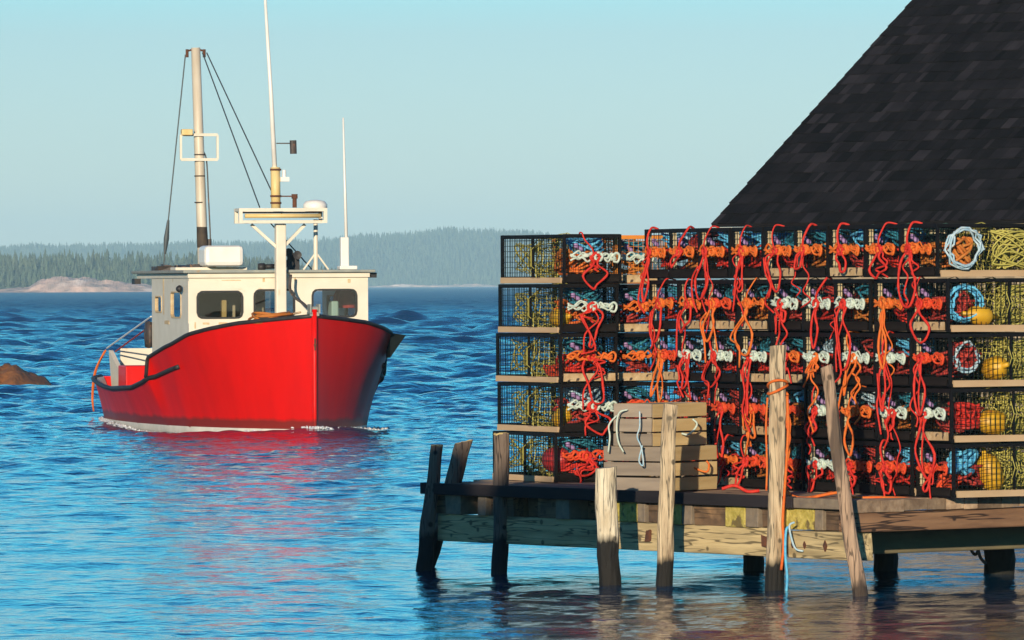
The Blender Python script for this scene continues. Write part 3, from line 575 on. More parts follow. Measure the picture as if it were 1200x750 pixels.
def bridle(r, kx=.22, top=True, drop=None, wide=None):
    """hand rope tied at the door: a hanging loop, odd strands, a knot, and sometimes a tail thrown up over the trap"""
    m = MB(); z0 = .2; d = drop or r.choice((.12, .2, .28, .34, .42)) * r.uniform(.85, 1.1); wv = wide or r.uniform(.03, .11); sh = r.uniform(-.09, .09)
    J = lambda a=.016: Vector((r.uniform(-a, a), r.uniform(-.008, .008), r.uniform(-a, a)))
    y = -.045 - r.uniform(0, .02); tw = r.uniform(-1, 1) * wv * .6
    pts = [(kx - .02, -.02, z0), (kx - wv * .5 - tw, y, z0 - d * .25), (kx - wv * .8 + sh * .6 + tw, y - .01, z0 - d * .65), (kx - wv * .3 + sh, y - .015, z0 - d), (kx + wv * .4 + sh, y - .01, z0 - d * r.uniform(.9, 1.02)),
           (kx + wv * .9 + sh * .7 - tw, y, z0 - d * .6), (kx + wv * .5 + tw, y, z0 - d * .25), (kx + .03, -.025, z0 + .01)]
    pts = [Vector(p) + J(.02) for p in pts]; sp_ = smoothpts(pts, 4)
    m.tube(sp_, [.0090 * r.uniform(.78, 1.25) for i in range(len(sp_))], 6)
    if r.random() < .6:    # second strand hanging beside the loop
        q = [pts[1], pts[2] + J(.04), pts[3] + J(.05), pts[3] + Vector((r.uniform(-.08, .08), 0, -r.uniform(.05, .2)))]
        m.tube(smoothpts([p + Vector((0, -.018, 0)) for p in q], 4), .0075, 6)
    for k in range(r.choice((0, 1, 1, 2))):    # loose strands falling across the traps below
        x = kx + r.uniform(-.1, .1); L_ = r.uniform(.2, .62) if drop is None else r.uniform(.1, drop); nn = 7
        m.tube(smoothpts([(kx if i == 0 else x + r.uniform(-.035, .035) * (1 + i * .2), -.03 - .03 * math.sin(i) ** 2, z0 - L_ * i / nn) for i in range(nn + 1)], 4), r.uniform(.005, .008), 6)
    for s in range(2):     # knot
        a0 = r.uniform(0, 6); rr = r.uniform(.022, .036); m.tube([(kx + rr * math.cos(a0 + a), -.038, z0 + rr * math.sin(a0 + a)) for a in [i * .62 for i in range(10)]], .011, 6)
    if top:                # tail running up over the top edge
        dx = r.uniform(-.12, .14); ex_ = r.uniform(-.12, .12)
        m.tube(smoothpts([(kx, -.035, z0), (kx + dx * .3, -.05, z0 + .07), (kx + dx * .8, -.035, TH - .05), (kx + dx + .01, -.012, TH + .001), (kx + dx + ex_ * .2, .02, TH + .008), (kx + dx + ex_ * .5, .055, TH - .004)], 4), r.choice((.006, .007, .009)), 6)
    else:
        e = r.uniform(-.1, .1); m.tube(smoothpts([(kx, -.03, z0), (kx + .04, -.06, z0 - .1), (kx + e, -.055, z0 - d * .7), (kx + e * 1.4 + .02, -.05, z0 - d - r.uniform(.0, .1))], 4), .007, 5)
    return m
proto = {}
hidden = []
def pm(name, mb, m, smooth=False):
    o = mb.build(name, m, None, smooth); me = o.data; bpy.data.objects.remove(o); me.name = name; return me
ME_frame, ME_net, ME_run = pm('frame', _f, M_trap), pm('netting', _n, M_wire), pm('runner', _r, M_lath)
ME_inner = [pm('inner_net', netmesh(s), M_net) for s in (1, 2, 3)]
bd = MB(); bd.box(.03, TW - .03, -.006, .0005, .012, .070, j=.004); ME_board = pm('end_board', bd, M_board_dark)
sl = MB(); sl.box(.036, .082, .018, .024, .075, TH - .03)
for k in range(7): sl.box(.032, .086, .012, .0178, .09 + k * .042, .094 + k * .042)
ME_slat = pm('escape_vent', sl, M_cream)
ME_cord = [pm('end_cord', cordmesh(s), ROPES['orange'], True) for s in range(6)]
ME_low = [pm('coiled_rope', tangle(s + 10, .06, TW - .05, .035, .40, .07, .25), ROPES['crimson'], True) for s in range(4)]
ME_up = [pm('coiled_rope', tangle(s + 30, .12, TW - .05, .03, .36, .22, .35, 34, .0095), ROPES['teal'], True) for s in range(4)]
bb = MB(); bb.tube(smoothpts([(.10, .03, .30), (.13, .03, .285), (.16, .035, .265), (.18, .04, .25)], 3), [.012, .02, .022, .018, .014, .02, .02, .016, .012, .006], 6); ME_bait = pm('bait_bag', bb, ROPES['violet'], True)
def child(name, me, parent, m=None):
    o = bpy.data.objects.new(name, me); C.objects.link(o); o.parent = parent
    if m: slotmat(o, m)
    return o
ORD = ['top', 'second', 'third', 'fourth', 'bottom']; NTH = ['first', 'second', 'third', 'fourth', 'fifth', 'sixth', 'seventh', 'eighth', 'ninth']
def place(where, x, y, z, rz, cord, rng, frame=None, board=None, where_group='', bridle_col='red', sx=1.0, kx=None, top=True, slat=True, inner=None, drop=None, wide=None, upper='teal', lower='crimson', what='black wire'):
    t = empty('lobster_trap', (x, y, z), rz); t.scale = (sx, 1, 1)
    t['category'] = 'lobster trap'; t['group'] = where_group
    nm = {'orange': 'orange', 'white': 'white', 'vermilion': 'red'}[cord]
    t['label'] = f'{what} lobster trap with {nm} cord, {where}'
    child('frame', ME_frame, t, frame); child('netting', ME_net, t, frame and M_oframe); child('runner', ME_run, t)
    child('end_board', ME_board, t, board); child('inner_net', rng.choice(ME_inner), t, inner)
    if slat: child('escape_vent', ME_slat, t)
    child('bait_bag', ME_bait, t)
    child('end_cord', rng.choice(ME_cord), t, ROPES[cord])
    if bridle_col: bridle(rng, kx if kx is not None else rng.uniform(.15, .27), top, drop, wide).build('bridle', ROPES[bridle_col], t, smooth=True)
    for mes, col, wd in ((ME_low, lower, 'coil'), (ME_up, upper, 'bundle')):
        if not col: continue
        o = bpy.data.objects.new('coiled_rope', rng.choice(mes)); C.objects.link(o); slotmat(o, ROPES[col])
        o.matrix_world = Matrix.Translation((x, y, z)) @ Matrix.Rotation(rz, 4, 'Z') @ Matrix.Diagonal((sx, 1, 1, 1))
        word = {'teal': 'teal', 'crimson': 'dark red', 'orange': 'orange', 'ochre': 'rusty orange', 'blue': 'blue', 'red': 'bright red', 'olive': 'olive', 'pale': 'pale blue'}[col]
        tag(o, f'{word} rope {wd} inside the trap {where}', 'rope', 'ropes coiled inside the lobster traps')
    return t
rng = random.Random(21)
ROWZ = lambda r, h: ZD + .004 + (4 - r) * h
# the long wall, nine columns
Pn = Vector((3.12, 45.62)); col_x = []
cords = ['ooooooooo', 'oovowwwov', 'vwwwowwwv', 'oovvvwoww', 'ovovvwvvv']
tanboard = {(0, 4), (0, 6), (1, 1), (1, 2), (1, 3), (1, 8), (2, 0), (2, 3), (2, 4), (3, 3), (3, 8), (4, 2)}
pos = []; cur = Pn.copy()
for k in range(9):           # from the near end (column 9) back to the far end
    ang = R(-59 - 6.0 * k / 8); d = Vector((math.cos(ang), math.sin(ang))); nxt = cur - d * .484; pos.append((nxt.copy(), ang)); cur = nxt
pos = pos[::-1]
CK = {'o': 'orange', 'w': 'white', 'v': 'vermilion'}
WH = .394
for r in range(5):
    for c in range(9):
        p, ang = pos[c]; inw = Vector((-math.sin(ang), math.cos(ang))); off = (rng.uniform(-.012, .012), rng.uniform(-.02, .02))
        d = Vector((math.cos(ang), math.sin(ang))); p2 = p + d * (off[0] * .5 - (.10 if r == 0 else .02 if r == 1 else 0) + (0.015 * (r - 2))) + inw * off[1]
        where = f'{ORD[r]} row, {NTH[c]} from left in long wall'
        lo = rng.choice(['crimson', 'crimson', 'red', 'ochre', 'crimson', 'red']); up = rng.choice(['teal', 'teal', 'blue', 'teal', 'pale', 'crimson'])
        if (r, c) in ((0, 8), (0, 5), (1, 6)): lo = 'ochre'
        if c == 8: up = None; lo = ['ochre', 'crimson', 'crimson', 'crimson', 'crimson'][r]
        bc = 'red' if rng.random() < .86 else 'orange'
        place(where, p2.x, p2.y, ROWZ(r, WH), ang + R(rng.uniform(-2.2, 2.2)), CK[cords[r][c]], rng, board=M_board_tan if (r, c) in tanboard else None, where_group='traps in the long wall',
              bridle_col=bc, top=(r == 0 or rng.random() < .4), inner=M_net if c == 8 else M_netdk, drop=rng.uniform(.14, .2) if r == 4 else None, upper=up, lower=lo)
# traps standing alone at the far left
n_l = Vector((0.40, 49.62)); al = R(27); ax_l = Vector((math.cos(al), math.sin(al))); SX = 1.08
LH = .386
lc = [('white', 'orange', 'blue'), ('white', 'orange', 'teal'), ('orange', 'red', 'violet'), ('white', 'crimson', 'pale'), ('vermilion', 'red', 'teal')]
lx = [-.0, -.03, -.04, -.03, -.08]
for r in range(5):
    cord, lo, up = lc[r]; p = n_l + ax_l * (lx[r] + rng.uniform(-.005, .005))
    place(f'{ORD[r]} of the separate stack at far left', p.x, p.y, ROWZ(r, LH), al + R(rng.uniform(-1, 1)), cord, rng, board=M_board_tan if r == 2 else None, where_group='traps in the left stack', sx=SX,
          kx=.24, top=(r == 0), slat=False, inner=M_net, drop=[.24, .3, .36, .2, .16][r], wide=.09, upper=up if up != 'violet' else 'teal', lower=lo)
# recessed column between the two
for r in range(5):
    p = n_l + ax_l * (TW * SX + .035 + rng.uniform(0, .02)) + Vector((-math.sin(al), math.cos(al))) * .22
    place(f'{ORD[r]} of the recessed column beside the long wall', p.x, p.y, ROWZ(r, LH - .002), al, ['white', 'orange', 'orange', 'vermilion', 'orange'][r], rng, frame=M_oframe if r == 0 else None, board=M_board_tan if r in (0, 1, 2) else None,
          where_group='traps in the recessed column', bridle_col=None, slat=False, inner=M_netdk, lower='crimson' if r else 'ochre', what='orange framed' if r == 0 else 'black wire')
# things seen through the long side of the near end traps and of the left stack
def world_of(p, ang, z): return Matrix.Translation((p.x, p.y, z)) @ Matrix.Rotation(ang, 4, 'Z')
def ring_coil(seed, rad, wd=.05, loops=7):
    r = random.Random(seed); m = MB(); pts = []
    for i in range(loops * 18):
        a = 2 * math.pi * i / 18; rr = rad * (1 + .17 * math.sin(i * .31 + seed) + r.uniform(-.06, .06)); pts.append((r.uniform(-wd, wd) * .5, rr * math.cos(a), rr * math.sin(a)))
    m.tube(pts, .0085, 5); return m
pE, aE = pos[8]
def item(mb, name, m, M, label, cat, group, smooth=True):
    o = mb.build(name, m, None, smooth); o.matrix_world = M; return tag(o, label, cat, group)
def W(x, y, z, r): return world_of(pE, aE, ROWZ(r, WH)) @ Matrix.Translation((x, y, z))
def buoy_mb(r=.085, l=.26):
    m = MB(); m.lathe([(.02, -l / 2 - .05), (.022, -l / 2), (r * .6, -l / 2 + .01), (r * .95, -l * .3), (r, -.02), (r * .98, l * .2), (r * .75, l * .4), (.03, l / 2), (.018, l / 2 + .01), (.016, l / 2 + .06)], 18); return m
GR, GB = 'ropes coiled inside the lobster traps', 'buoys stored inside the lobster traps'
xr = TW - .07
item(ring_coil(1, .135, .07, 4), 'coiled_rope', ROPES['pale'], W(xr, .19, .19, 0), 'pale blue rope ring inside the top trap at the right corner', 'rope', GR)
item(tangle(70, -.05, .05, -.10, .10, -.1, .1, 40, .012), 'coiled_rope', ROPES['ochre'], W(xr - .06, .19, .185, 0), 'orange rope clump within the pale blue ring, top right trap', 'rope', GR)
item(ring_coil(2, .125, .07, 5), 'coiled_rope', ROPES['blue'], W(xr, .18, .19, 1), 'blue rope ring inside the second right-hand corner trap from top', 'rope', GR)
item(tangle(71, -.03, .03, -.09, .09, -.1, .1, 30, .011), 'coiled_rope', ROPES['crimson'], W(xr - .05, .17, .19, 1), 'red rope clump inside the blue ring, second corner trap', 'rope', GR)
item(tangle(72, -.05, .05, -.13, .13, -.09, .1, 60, .012), 'coiled_rope', ROPES['crimson'], W(xr - .02, .18, .21, 2), 'red rope bundle beside a yellow buoy, third corner trap from top', 'rope', GR)
item(ring_coil(3, .10, .06, 3), 'coiled_rope', ROPES['pale'], W(xr + .02, .17, .22, 2), 'thin pale blue rope round a red bundle, third corner trap', 'rope', GR)
item(tangle(73, -.05, .05, -.14, .14, -.1, .08, 66, .013), 'coiled_rope', ROPES['red'], W(xr - .01, .19, .2, 3), 'bright red rope bundle beside a yellow buoy, fourth corner trap', 'rope', GR)
item(tangle(74, -.05, .05, -.13, .13, -.08, .1, 66, .013), 'coiled_rope', ROPES['blue'], W(xr - .01, .16, .24, 4), 'bright blue rope bundle inside the bottom right corner trap', 'rope', GR)
item(tangle(75, -.05, .05, -.1, .1, -.08, .05, 30, .012), 'coiled_rope', ROPES['vermilion'], W(xr - .08, .1, .12, 4), 'orange red rope under the blue bundle, bottom corner trap', 'rope', GR)
item(buoy_mb(.07, .2), 'buoy', M_yb, W(xr - .02, .33, .115, 1) @ Matrix.Rotation(R(84), 4, 'X'), 'small yellow buoy beside the blue rope ring, second corner trap', 'buoy', GB)
item(buoy_mb(.085, .2), 'buoy', M_yb, W(xr - .03, .47, .13, 2) @ Matrix.Rotation(R(80), 4, 'Y'), 'round yellow buoy in the third corner trap from the top', 'buoy', GB)
item(buoy_mb(.09, .22), 'buoy', M_yb, W(xr - .03, .44, .135, 3) @ Matrix.Rotation(R(84), 4, 'X'), 'yellow buoy right of the bright red rope, fourth corner trap', 'buoy', GB)
item(buoy_mb(.09, .27), 'buoy', M_yb, W(xr - .03, .42, .17, 4) @ Matrix.Rotation(R(20), 4, 'X'), 'largest yellow buoy upright in the bottom corner trap', 'buoy', GB)
for r in range(5):
    item(tangle(80 + r, -.06, .06, -.28, .28, -.14, .15, 130, .0060), 'gathered_net', M_net, W(xr - .06, .72, .19, r), f'olive netting gathered inside the {ORD[r]} corner trap at right', 'netting', 'netting gathered inside the corner traps')
def WL(x, y, z, r): return world_of(n_l + ax_l * lx[r], al, ROWZ(r, LH)) @ Matrix.Translation((x, y, z))
item(buoy_mb(.1, .26), 'buoy', M_rb, WL(.13, .22, .17, 4) @ Matrix.Rotation(R(88), 4, 'X'), 'red buoy inside the bottom trap of the far left stack', 'buoy', GB)
item(buoy_mb(.075, .2), 'buoy', M_yb, WL(.12, .22, .12, 1) @ Matrix.Rotation(R(86), 4, 'X'), 'yellow buoy inside the second trap of the far left stack', 'buoy', GB)
item(buoy_mb(.07, .2), 'buoy', M_yb, WL(.12, .2, .12, 3) @ Matrix.Rotation(R(60), 4, 'X'), 'yellow buoy inside the fourth trap of the far left stack', 'buoy', GB)
item(tangle(91, -.05, .05, -.12, .12, -.08, .1, 30, .011), 'coiled_rope', ROPES['ochre'], WL(.1, .2, .17, 0), 'orange rope clump behind the side mesh, top far left trap', 'rope', GR)
item(tangle(92, -.05, .05, -.16, .16, -.05, .04, 26, .011), 'coiled_rope', ROPES['vermilion'], WL(.1, .26, .1, 2), 'orange rope on the floor of the third far left trap', 'rope', GR)
for r in range(5):
    item(tangle(95 + r, -.04, .04, -.26, .24, -.13, .13, 46, .0045), 'gathered_net', M_net, WL(.1, .78, .2, r), f'olive netting gathered in the {ORD[r]} trap of the far left stack', 'netting', 'netting gathered inside the far left traps')

# ---------------------------------------------------------------- crates on the dock edge
rc = dock.rotation_euler.z
def crate(px_c, py_b, D, l1, l2, hh, gaps, label):
    """corner towards the camera; l1 along the dock edge to the far left, l2 inland"""
    p = P(px_c, py_b, D); e = empty('wooden_crate', p, rc + R(14)); tag(e, label, 'crate', 'crates stacked on the dock edge')
    nb = 3; bh = hh / nb
    for k in range(nb):
        z0, z1 = k * bh + .003, (k + 1) * bh - (.012 if k < 2 else .003)
        m = MB(); m.box(-l1, -.002, 0, .016, z0, z1, random.random(), j=.003); m.build('side_board', M_crate, e)
        m = MB(); m.box(-.016, .0, .017, l2, z0, z1, random.random(), j=.003); m.build('end_board', M_crate2, e)
        m = MB(); m.box(-l1, -.017, l2 - .016, l2, z0, z1, random.random(), j=.003); m.build('side_board', M_crate, e)
        m = MB(); m.box(-l1, -l1 + .016, .017, l2 - .017, z0, z1, random.random(), j=.003); m.build('end_board', M_crate2, e)
    for a, b in ((-.06, .02), (-l1 + .02, .02), (-.06, l2 - .06), (-l1 + .02, l2 - .06)):
        m = MB(); m.box(a, a + .035, b, b + .035, 0.0, hh - .01); m.build('corner_post', M_crate, e)
    m = MB(); m.box(-l1 + .018, -.018, .018, l2 - .018, hh - .022, hh - .006, .4); m.build('lid', M_crate, e)
    return e
Dc = 47.25
c1 = crate(781, 578, Dc, .60, .60, .33, 2, 'lower grey and tan wooden crate resting on the dock edge')
zc = c1.location.z
c1.location.z = ZD + .006
c2 = crate(763, 578, Dc + .06, .36, .66, .315, 2, 'upper slatted wooden crate stacked on the other crate')
c2.location.z = ZD + .006 + .333

def rope(name, pts, r, m, label, group=None, n=6, sub=5):
    mb = MB(); mb.tube(smoothpts(pts, sub), r, n); o = mb.build(name, m, None, True); return tag(o, label, 'rope', group)
def PP(lst, D): return [P(a, b, D) for a, b in lst]
rope('rope', PP([(722, 487), (713, 498), (714, 512), (712, 530)], 47.52), .007, ROPES['white'], 'white rope hanging at the left end of the upper crate')
rope('rope', PP([(735, 480), (725, 484), (722, 500), (724, 518), (730, 530)], 47.42), .007, ROPES['white'], 'white rope looped over the upper crate, nearer its corner')
rope('rope', PP([(749, 482), (749, 500), (746, 512), (751, 525), (753, 545), (748, 540), (752, 522)], 47.28), .006, ROPES['pale'], 'pale green rope dangling down the crates front')
rope('rope', PP([(798, 508), (806, 509), (814, 502), (816, 496), (811, 491)], 47.56), .008, ROPES['white'], 'white rope handle on the upper crate right side')
rope('rope', PP([(798, 541), (812, 548), (827, 553), (830, 545), (827, 540)], 47.50), .008, ROPES['orange'], 'orange rope handle on the lower crate right side')

Dp = Dw(905, 691)
def ringrope(px, py, D, rpx, m, label, turns=2.2):
    c = P(px, py, D); r = rpx / F * D; mb = MB()
    mb.tube([c + Vector((r * math.cos(a), r * math.sin(a), .02 * math.sin(a * 1.3) + .008 * a)) for a in [i * .3 for i in range(int(turns * 21))]], .010, 6)
    return tag(mb.build('rope', m, None, True), label, 'rope')
ringrope(911, 463, Dp, 11.6, ROPES['orange'], 'orange rope wound round the tallest pile')
rope('rope', PP([(922, 464), (923, 500), (921, 540), (918, 580), (916, 612), (917, 640), (914, 668)], Dp - .1), .011, ROPES['orange'], 'orange rope hanging straight down the tallest pile right side')
rope('rope', PP([(899, 466), (897, 500), (898, 545), (897, 575)], Dp - .1), .008, ROPES['orange'], 'orange rope hanging down the tallest pile left side')
rope('rope', [P(918, 570, 46.4), P(925, 580, 46.2), P(940, 584, 46.1), P(960, 581, 46.0), P(975, 577, 46.1)], .013, ROPES['orange'], 'orange rope lying along the dock edge by the leaning pile')
rope('rope', [P(950, 583, 46.0), P(985, 577, 45.9), P(1000, 583, 45.8), P(1030, 583, 45.8), P(1065, 584, 45.9)], .011, ROPES['orange'], 'long orange rope laid along the dock corner')
rope('rope', PP([(925, 617), (920, 622), (919, 650), (921, 675), (920, 694)], 45.75), .010, ROPES['blue'], 'light blue rope hanging from the short beam into the water')
rope('rope', PP([(930, 612), (924, 616), (926, 630), (931, 643), (940, 646)], 45.7), .008, ROPES['pale'], 'pale blue rope loop at the end of the short beam')
rope('rope', PP([(1137, 625), (1136, 642), (1142, 650), (1146, 640), (1143, 632), (1147, 652), (1154, 661)], 47.6), .012, M_blk, 'black rope loop hanging under the dock at right')
rope('rope', PP([(845, 573), (860, 569), (875, 576), (889, 575)], 47.0), .013, ROPES['red'], 'red rope lying on the dock edge right of the crates')

# ---------------------------------------------------------------- fishing boat (local x to port, y aft, z up)
boat = empty('fishing_boat', (BX, BY, 0), BOAT_RZ)
tag(boat, 'red lobster boat with cream wheelhouse under way on blue water', 'fishing boat')
SS = [0, .5, 1, 2, 3, 4, 5.3, 7.2, 9, 11]
bs_ = lambda s: float(np.interp(s, [0, .25, .5, 1, 1.5, 2, 3, 4, 6, 8, 10, 10.6, 11], [.035, .30, .57, 1.03, 1.37, 1.60, 1.79, 1.89, 1.97, 1.95, 1.82, 1.74, 1.54]))
bw_ = lambda s: float(np.interp(s, [0, .25, .5, 1, 1.5, 2, 3, 4, 6, 8, 10, 10.6, 11], [.03, .17, .32, .62, .88, 1.08, 1.40, 1.58, 1.74, 1.76, 1.66, 1.56, 1.34]))
zs_ = lambda s: float(np.interp(s, [0, 1, 2, 2.7, 4.0], [1.74, 1.63, 1.46, 1.31, 1.09])) if s <= 4.0 else float(np.interp(s, [4.0, 4.12, 4.4, 5.3, 7.2, 9, 11], [1.09, .80, .70, .60, .555, .60, .70]))
def section(s, sg):
    b, wv, z = bs_(s), bw_(s), zs_(s); pts = []
    for t in (1, .86, .7, .52, .34, .16, 0): pts.append(Vector((sg * (wv + (b - wv) * t ** 1.25), s, z * t)))
    pts += [Vector((sg * wv * .96, s, -.12)), Vector((sg * wv * .8, s, -.32)), Vector((sg * wv * .4, s, -.5)), Vector((0, s, -.56))]
    return pts
st = sorted(set([0, .06, .12, .25, .4, .5, .75] + [i * .25 for i in range(4, 44)] + [4.0, 4.12, 10.6, 10.8, 11.0]))
hull = MB()
for sg in (1, -1):
    secs = [section(s, sg) for s in st]; n = len(secs[0]); vs = [p for q in secs for p in q]
    fs = [(i * n + k, (i + 1) * n + k, (i + 1) * n + k + 1, i * n + k + 1) for i in range(len(st) - 1) for k in range(n - 1)]
    if sg < 0: fs = [f[::-1] for f in fs]
    hull.add(vs, fs)
a, b = section(11.0, 1), section(11.0, -1)
hull.add(a + b, [(k, k + 1, len(a) + k + 1, len(a) + k) for k in range(len(a) - 1)])
hull = hull.build('hull', M_red, boat, smooth=True)
def line(fs, lo, hi, n, sg, out=0.0, dz=0.0): return [Vector((sg * (fs(s)[0] + out), s, fs(s)[1] + dz)) for s in np.linspace(lo, hi, n)]
sheer = lambda s: (bs_(s), zs_(s))
for sg in (1, -1):
    m = MB(); m.tube(line(sheer, 0.0, 4.0, 26, sg, .0, .0) + line(sheer, 4.02, 4.16, 4, sg, .012), .032, 8); m.build('sheer_rail', M_blk, boat, True)
    gz = lambda s: float(np.interp(s, [2.75, 3.5, 4.1, 4.4, 5.3, 7.2, 9, 11], [.955, .85, .765, .70, .60, .555, .60, .70]))
    def gx(s):
        z, b, wv, zz = gz(s), bs_(s), bw_(s), zs_(s); t = min(1, max(0, z / zz)); return (wv + (b - wv) * t ** 1.25, z)
    m = MB(); m.tube(line(gx, 2.75, 11, 50, sg, .012), .036, 8); m.build('rub_rail', M_blk, boat, True)
    m = MB(); xs = [(lambda z, s=s: Vector((sg * ((bw_(s) + .006) if z > -.07 else bw_(s) * .97 + .006), s, z))) for s in np.linspace(.2, 11, 60)]
    vs = []
    for q in xs: vs += [q(.02), q(-.06), q(-.12)]
    fs = [(i * 3 + k, (i + 1) * 3 + k, (i + 1) * 3 + k + 1, i * 3 + k + 1) for i in range(59) for k in range(2)]
    m.add(vs, fs if sg > 0 else [f[::-1] for f in fs]); m.build('boot_stripe', M_boot, boat, True)
    # inner face of the cockpit bulwark
    m = MB(); vs = []
    for s in np.linspace(4.2, 10.95, 40): vs += [Vector((sg * (bs_(s) - .05), s, zs_(s))), Vector((sg * (bw_(s) - .08), s, .12))]
    m.add(vs, [(i * 2, i * 2 + 1, i * 2 + 3, i * 2 + 2) for i in range(39)]); m.build('bulwark_lining', M_white, boat)
m = MB(); m.tube([(0, -.02, -.5), (0, -.025, .4), (0, -.03, 1.0), (0, -.03, 1.84)], [.03, .035, .04, .045], 8); m.build('stem_post', M_red, boat, True)
m = MB(); m.box(-.012, .012, -.085, -.05, 1.22, 1.40); m.box(-.02, .02, -.08, -.05, 1.28, 1.32); m.build('towing_eye', M_rust, boat)
m = MB(); vs = []
sd = [.25, .5, 1, 1.5, 2, 2.5, 3, 3.5, 4.0]
for s in sd: z = zs_(s) - .10; hw_ = bw_(s) + (bs_(s) - bw_(s)) * .9 - .05; vs += [Vector((-hw_, s, z)), Vector((0, s, z + .05)), Vector((hw_, s, z))]
m.add(vs, [(i * 3 + k, i * 3 + k + 1, (i + 1) * 3 + k + 1, (i + 1) * 3 + k) for i in range(len(sd) - 1) for k in range(2)]); m.build('foredeck', M_white, boat)
m = MB(); vs = []
for s in np.linspace(4, 10.98, 14): vs += [Vector((-(bw_(s) - .07), s, .16)), Vector((bw_(s) - .07, s, .16))]
m.add(vs, [(i * 2, i * 2 + 1, i * 2 + 3, i * 2 + 2) for i in range(13)]); m.build('cockpit_deck', M_white, boat)
m = MB(); m.box(-.07, .07, -.06, .22, 1.74, 1.80); m.box(-.08, -.055, -.10, .12, 1.78, 1.92); m.box(.055, .08, -.10, .12, 1.78, 1.92); m.tube([(-.08, -.02, 1.85), (.08, -.02, 1.85)], .035, 10); m.build('bow_roller', M_grey, boat)

# wheelhouse
S0, S1, WX, ZT = 2.95, 6.5, 1.42, 2.40
def rr_point(a, hw, hh, rad):
    lo, hi = 0.0, 4.0; c, s = math.cos(a), math.sin(a)
    for _ in range(40):
        t = (lo + hi) / 2; qx, qy = abs(t * c) - hw + rad, abs(t * s) - hh + rad
        d = math.hypot(max(qx, 0), max(qy, 0)) + min(max(qx, qy), 0) - rad
        if d > 0: hi = t
        else: lo = t
    return lo * c, lo * s
def window(cell, hole, frm, wallmb, rad=.1, th=.05, glass=None, gasket=.03, inset=.015):
    """cell and hole are (a0,a1,b0,b1); frm(a,b,depth) gives the point; wallmb gets the wall round the opening; returns gasket and pane builders"""
    ca, cb, hw, hh = (hole[0] + hole[1]) / 2, (hole[2] + hole[3]) / 2, (hole[1] - hole[0]) / 2, (hole[3] - hole[2]) / 2
    ang = sorted(set([2 * math.pi * i / 40 for i in range(40)] + [math.atan2(q - cb, p - ca) % (2 * math.pi) for p in cell[:2] for q in cell[2:]]))
    inn = []; outr = []; gk = []
    for a in ang:
        x, y = rr_point(a, hw, hh, rad); inn.append((ca + x, cb + y)); x2, y2 = rr_point(a, hw - gasket, hh - gasket, max(rad - gasket, .02)); gk.append((ca + x2, cb + y2))
        c, s = math.cos(a), math.sin(a); t = min([((cell[1] if c > 0 else cell[0]) - ca) / c if abs(c) > 1e-9 else 9, ((cell[3] if s > 0 else cell[2]) - cb) / s if abs(s) > 1e-9 else 9])
        outr.append((ca + t * c, cb + t * s))
    n = len(ang); rings = [[frm(p[0], p[1], d) for p in ring] for ring, d in ((outr, 0), (inn, 0), (inn, th), (outr, th))]
    vs = [p for r_ in rings for p in r_]
    wallmb.add(vs, [(r_ * n + k, r_ * n + (k + 1) % n, (r_ + 1) * n + (k + 1) % n, (r_ + 1) * n + k) for r_ in range(3) for k in range(n)])
    g = MB(); rg = [[frm(p[0], p[1], d) for p in ring] for ring, d in ((inn, -.012), (gk, -.012), (gk, .03), (inn, .03))]
    g.add([p for r_ in rg for p in r_], [(r_ * n + k, r_ * n + (k + 1) % n, ((r_ + 1) % 4) * n + (k + 1) % n, ((r_ + 1) % 4) * n + k) for r_ in range(4) for k in range(n)])
    p_ = MB(); p_.add([frm(q[0], q[1], inset) for q in gk] + [frm(q[0], q[1], inset + .006) for q in gk], [tuple(range(n)), tuple(range(2 * n - 1, n - 1, -1))])
    return g, p_
wh = MB(); fr_front = lambda a, b, d: Vector((a, S0 + d, b)); fr_stb = lambda a, b, d: Vector((-WX + d, a, b)); fr_port = lambda a, b, d: Vector((WX - d, a, b))
wins = []
zf0, zf1 = 1.62, 2.28
for cell, hole, G in (((-WX, -.47, zf0, zf1), (-1.30, -.56, 1.69, 2.13), G_dark), ((-.47, .36, zf0, zf1), (-.40, .26, 1.69, 2.15), G_dark), ((.36, WX, zf0, zf1), (.52, 1.25, 1.70, 2.15), G_side)):
    wins.append((window(cell, hole, fr_front, wh, .10), G, 'front_window'))
for cell, hole in (((S0 + .05, 5.1, 1.6, zf1), (3.66, 4.62, 1.70, 2.12)), ((5.1, S1, 1.6, zf1), (5.52, 6.14, 1.78, 2.05))):
    wins.append((window(cell, hole, fr_stb, wh, .06, gasket=.02), G_side, 'side_window')); wins.append((window(cell, hole, fr_port, wh, .06, gasket=.02), G_side, 'side_window'))
wh.box(-WX, WX, S0, S0 + .05, .3, zf0); wh.box(-WX, WX, S0, S0 + .05, zf1, ZT)
for sg in (-1, 1):
    xa, xb = sorted((sg * WX, sg * (WX - .05))); wh.box(xa, xb, S0 + .0505, S1, .3, 1.6); wh.box(xa, xb, S0 + .0505, S1, zf1, ZT)
wh.box(-WX + .0505, .42, S1 - .05, S1, .3, ZT); wh.box(1.37, WX - .0505, S1 - .05, S1, .3, ZT); wh.box(.4205, 1.3695, S1 - .05, S1, 2.24, ZT)
house = wh.build('wheelhouse', M_white, boat)
for (g, p_), G, nm in wins:
    o = g.build(nm, M_gask if nm == 'front_window' else M_ruststreak, boat); p_.build('pane', G, o)
m = MB(); m.box(-WX + .06, WX - .06, S0 + .1, S1 - .06, .3, .34); m.box(-WX + .1, -.2, S0 + .1, S0 + .5, .34, 1.66); m.box(.0, WX - .1, S0 + .12, S0 + .45, .34, 1.6); m.build('console', M_int, boat)
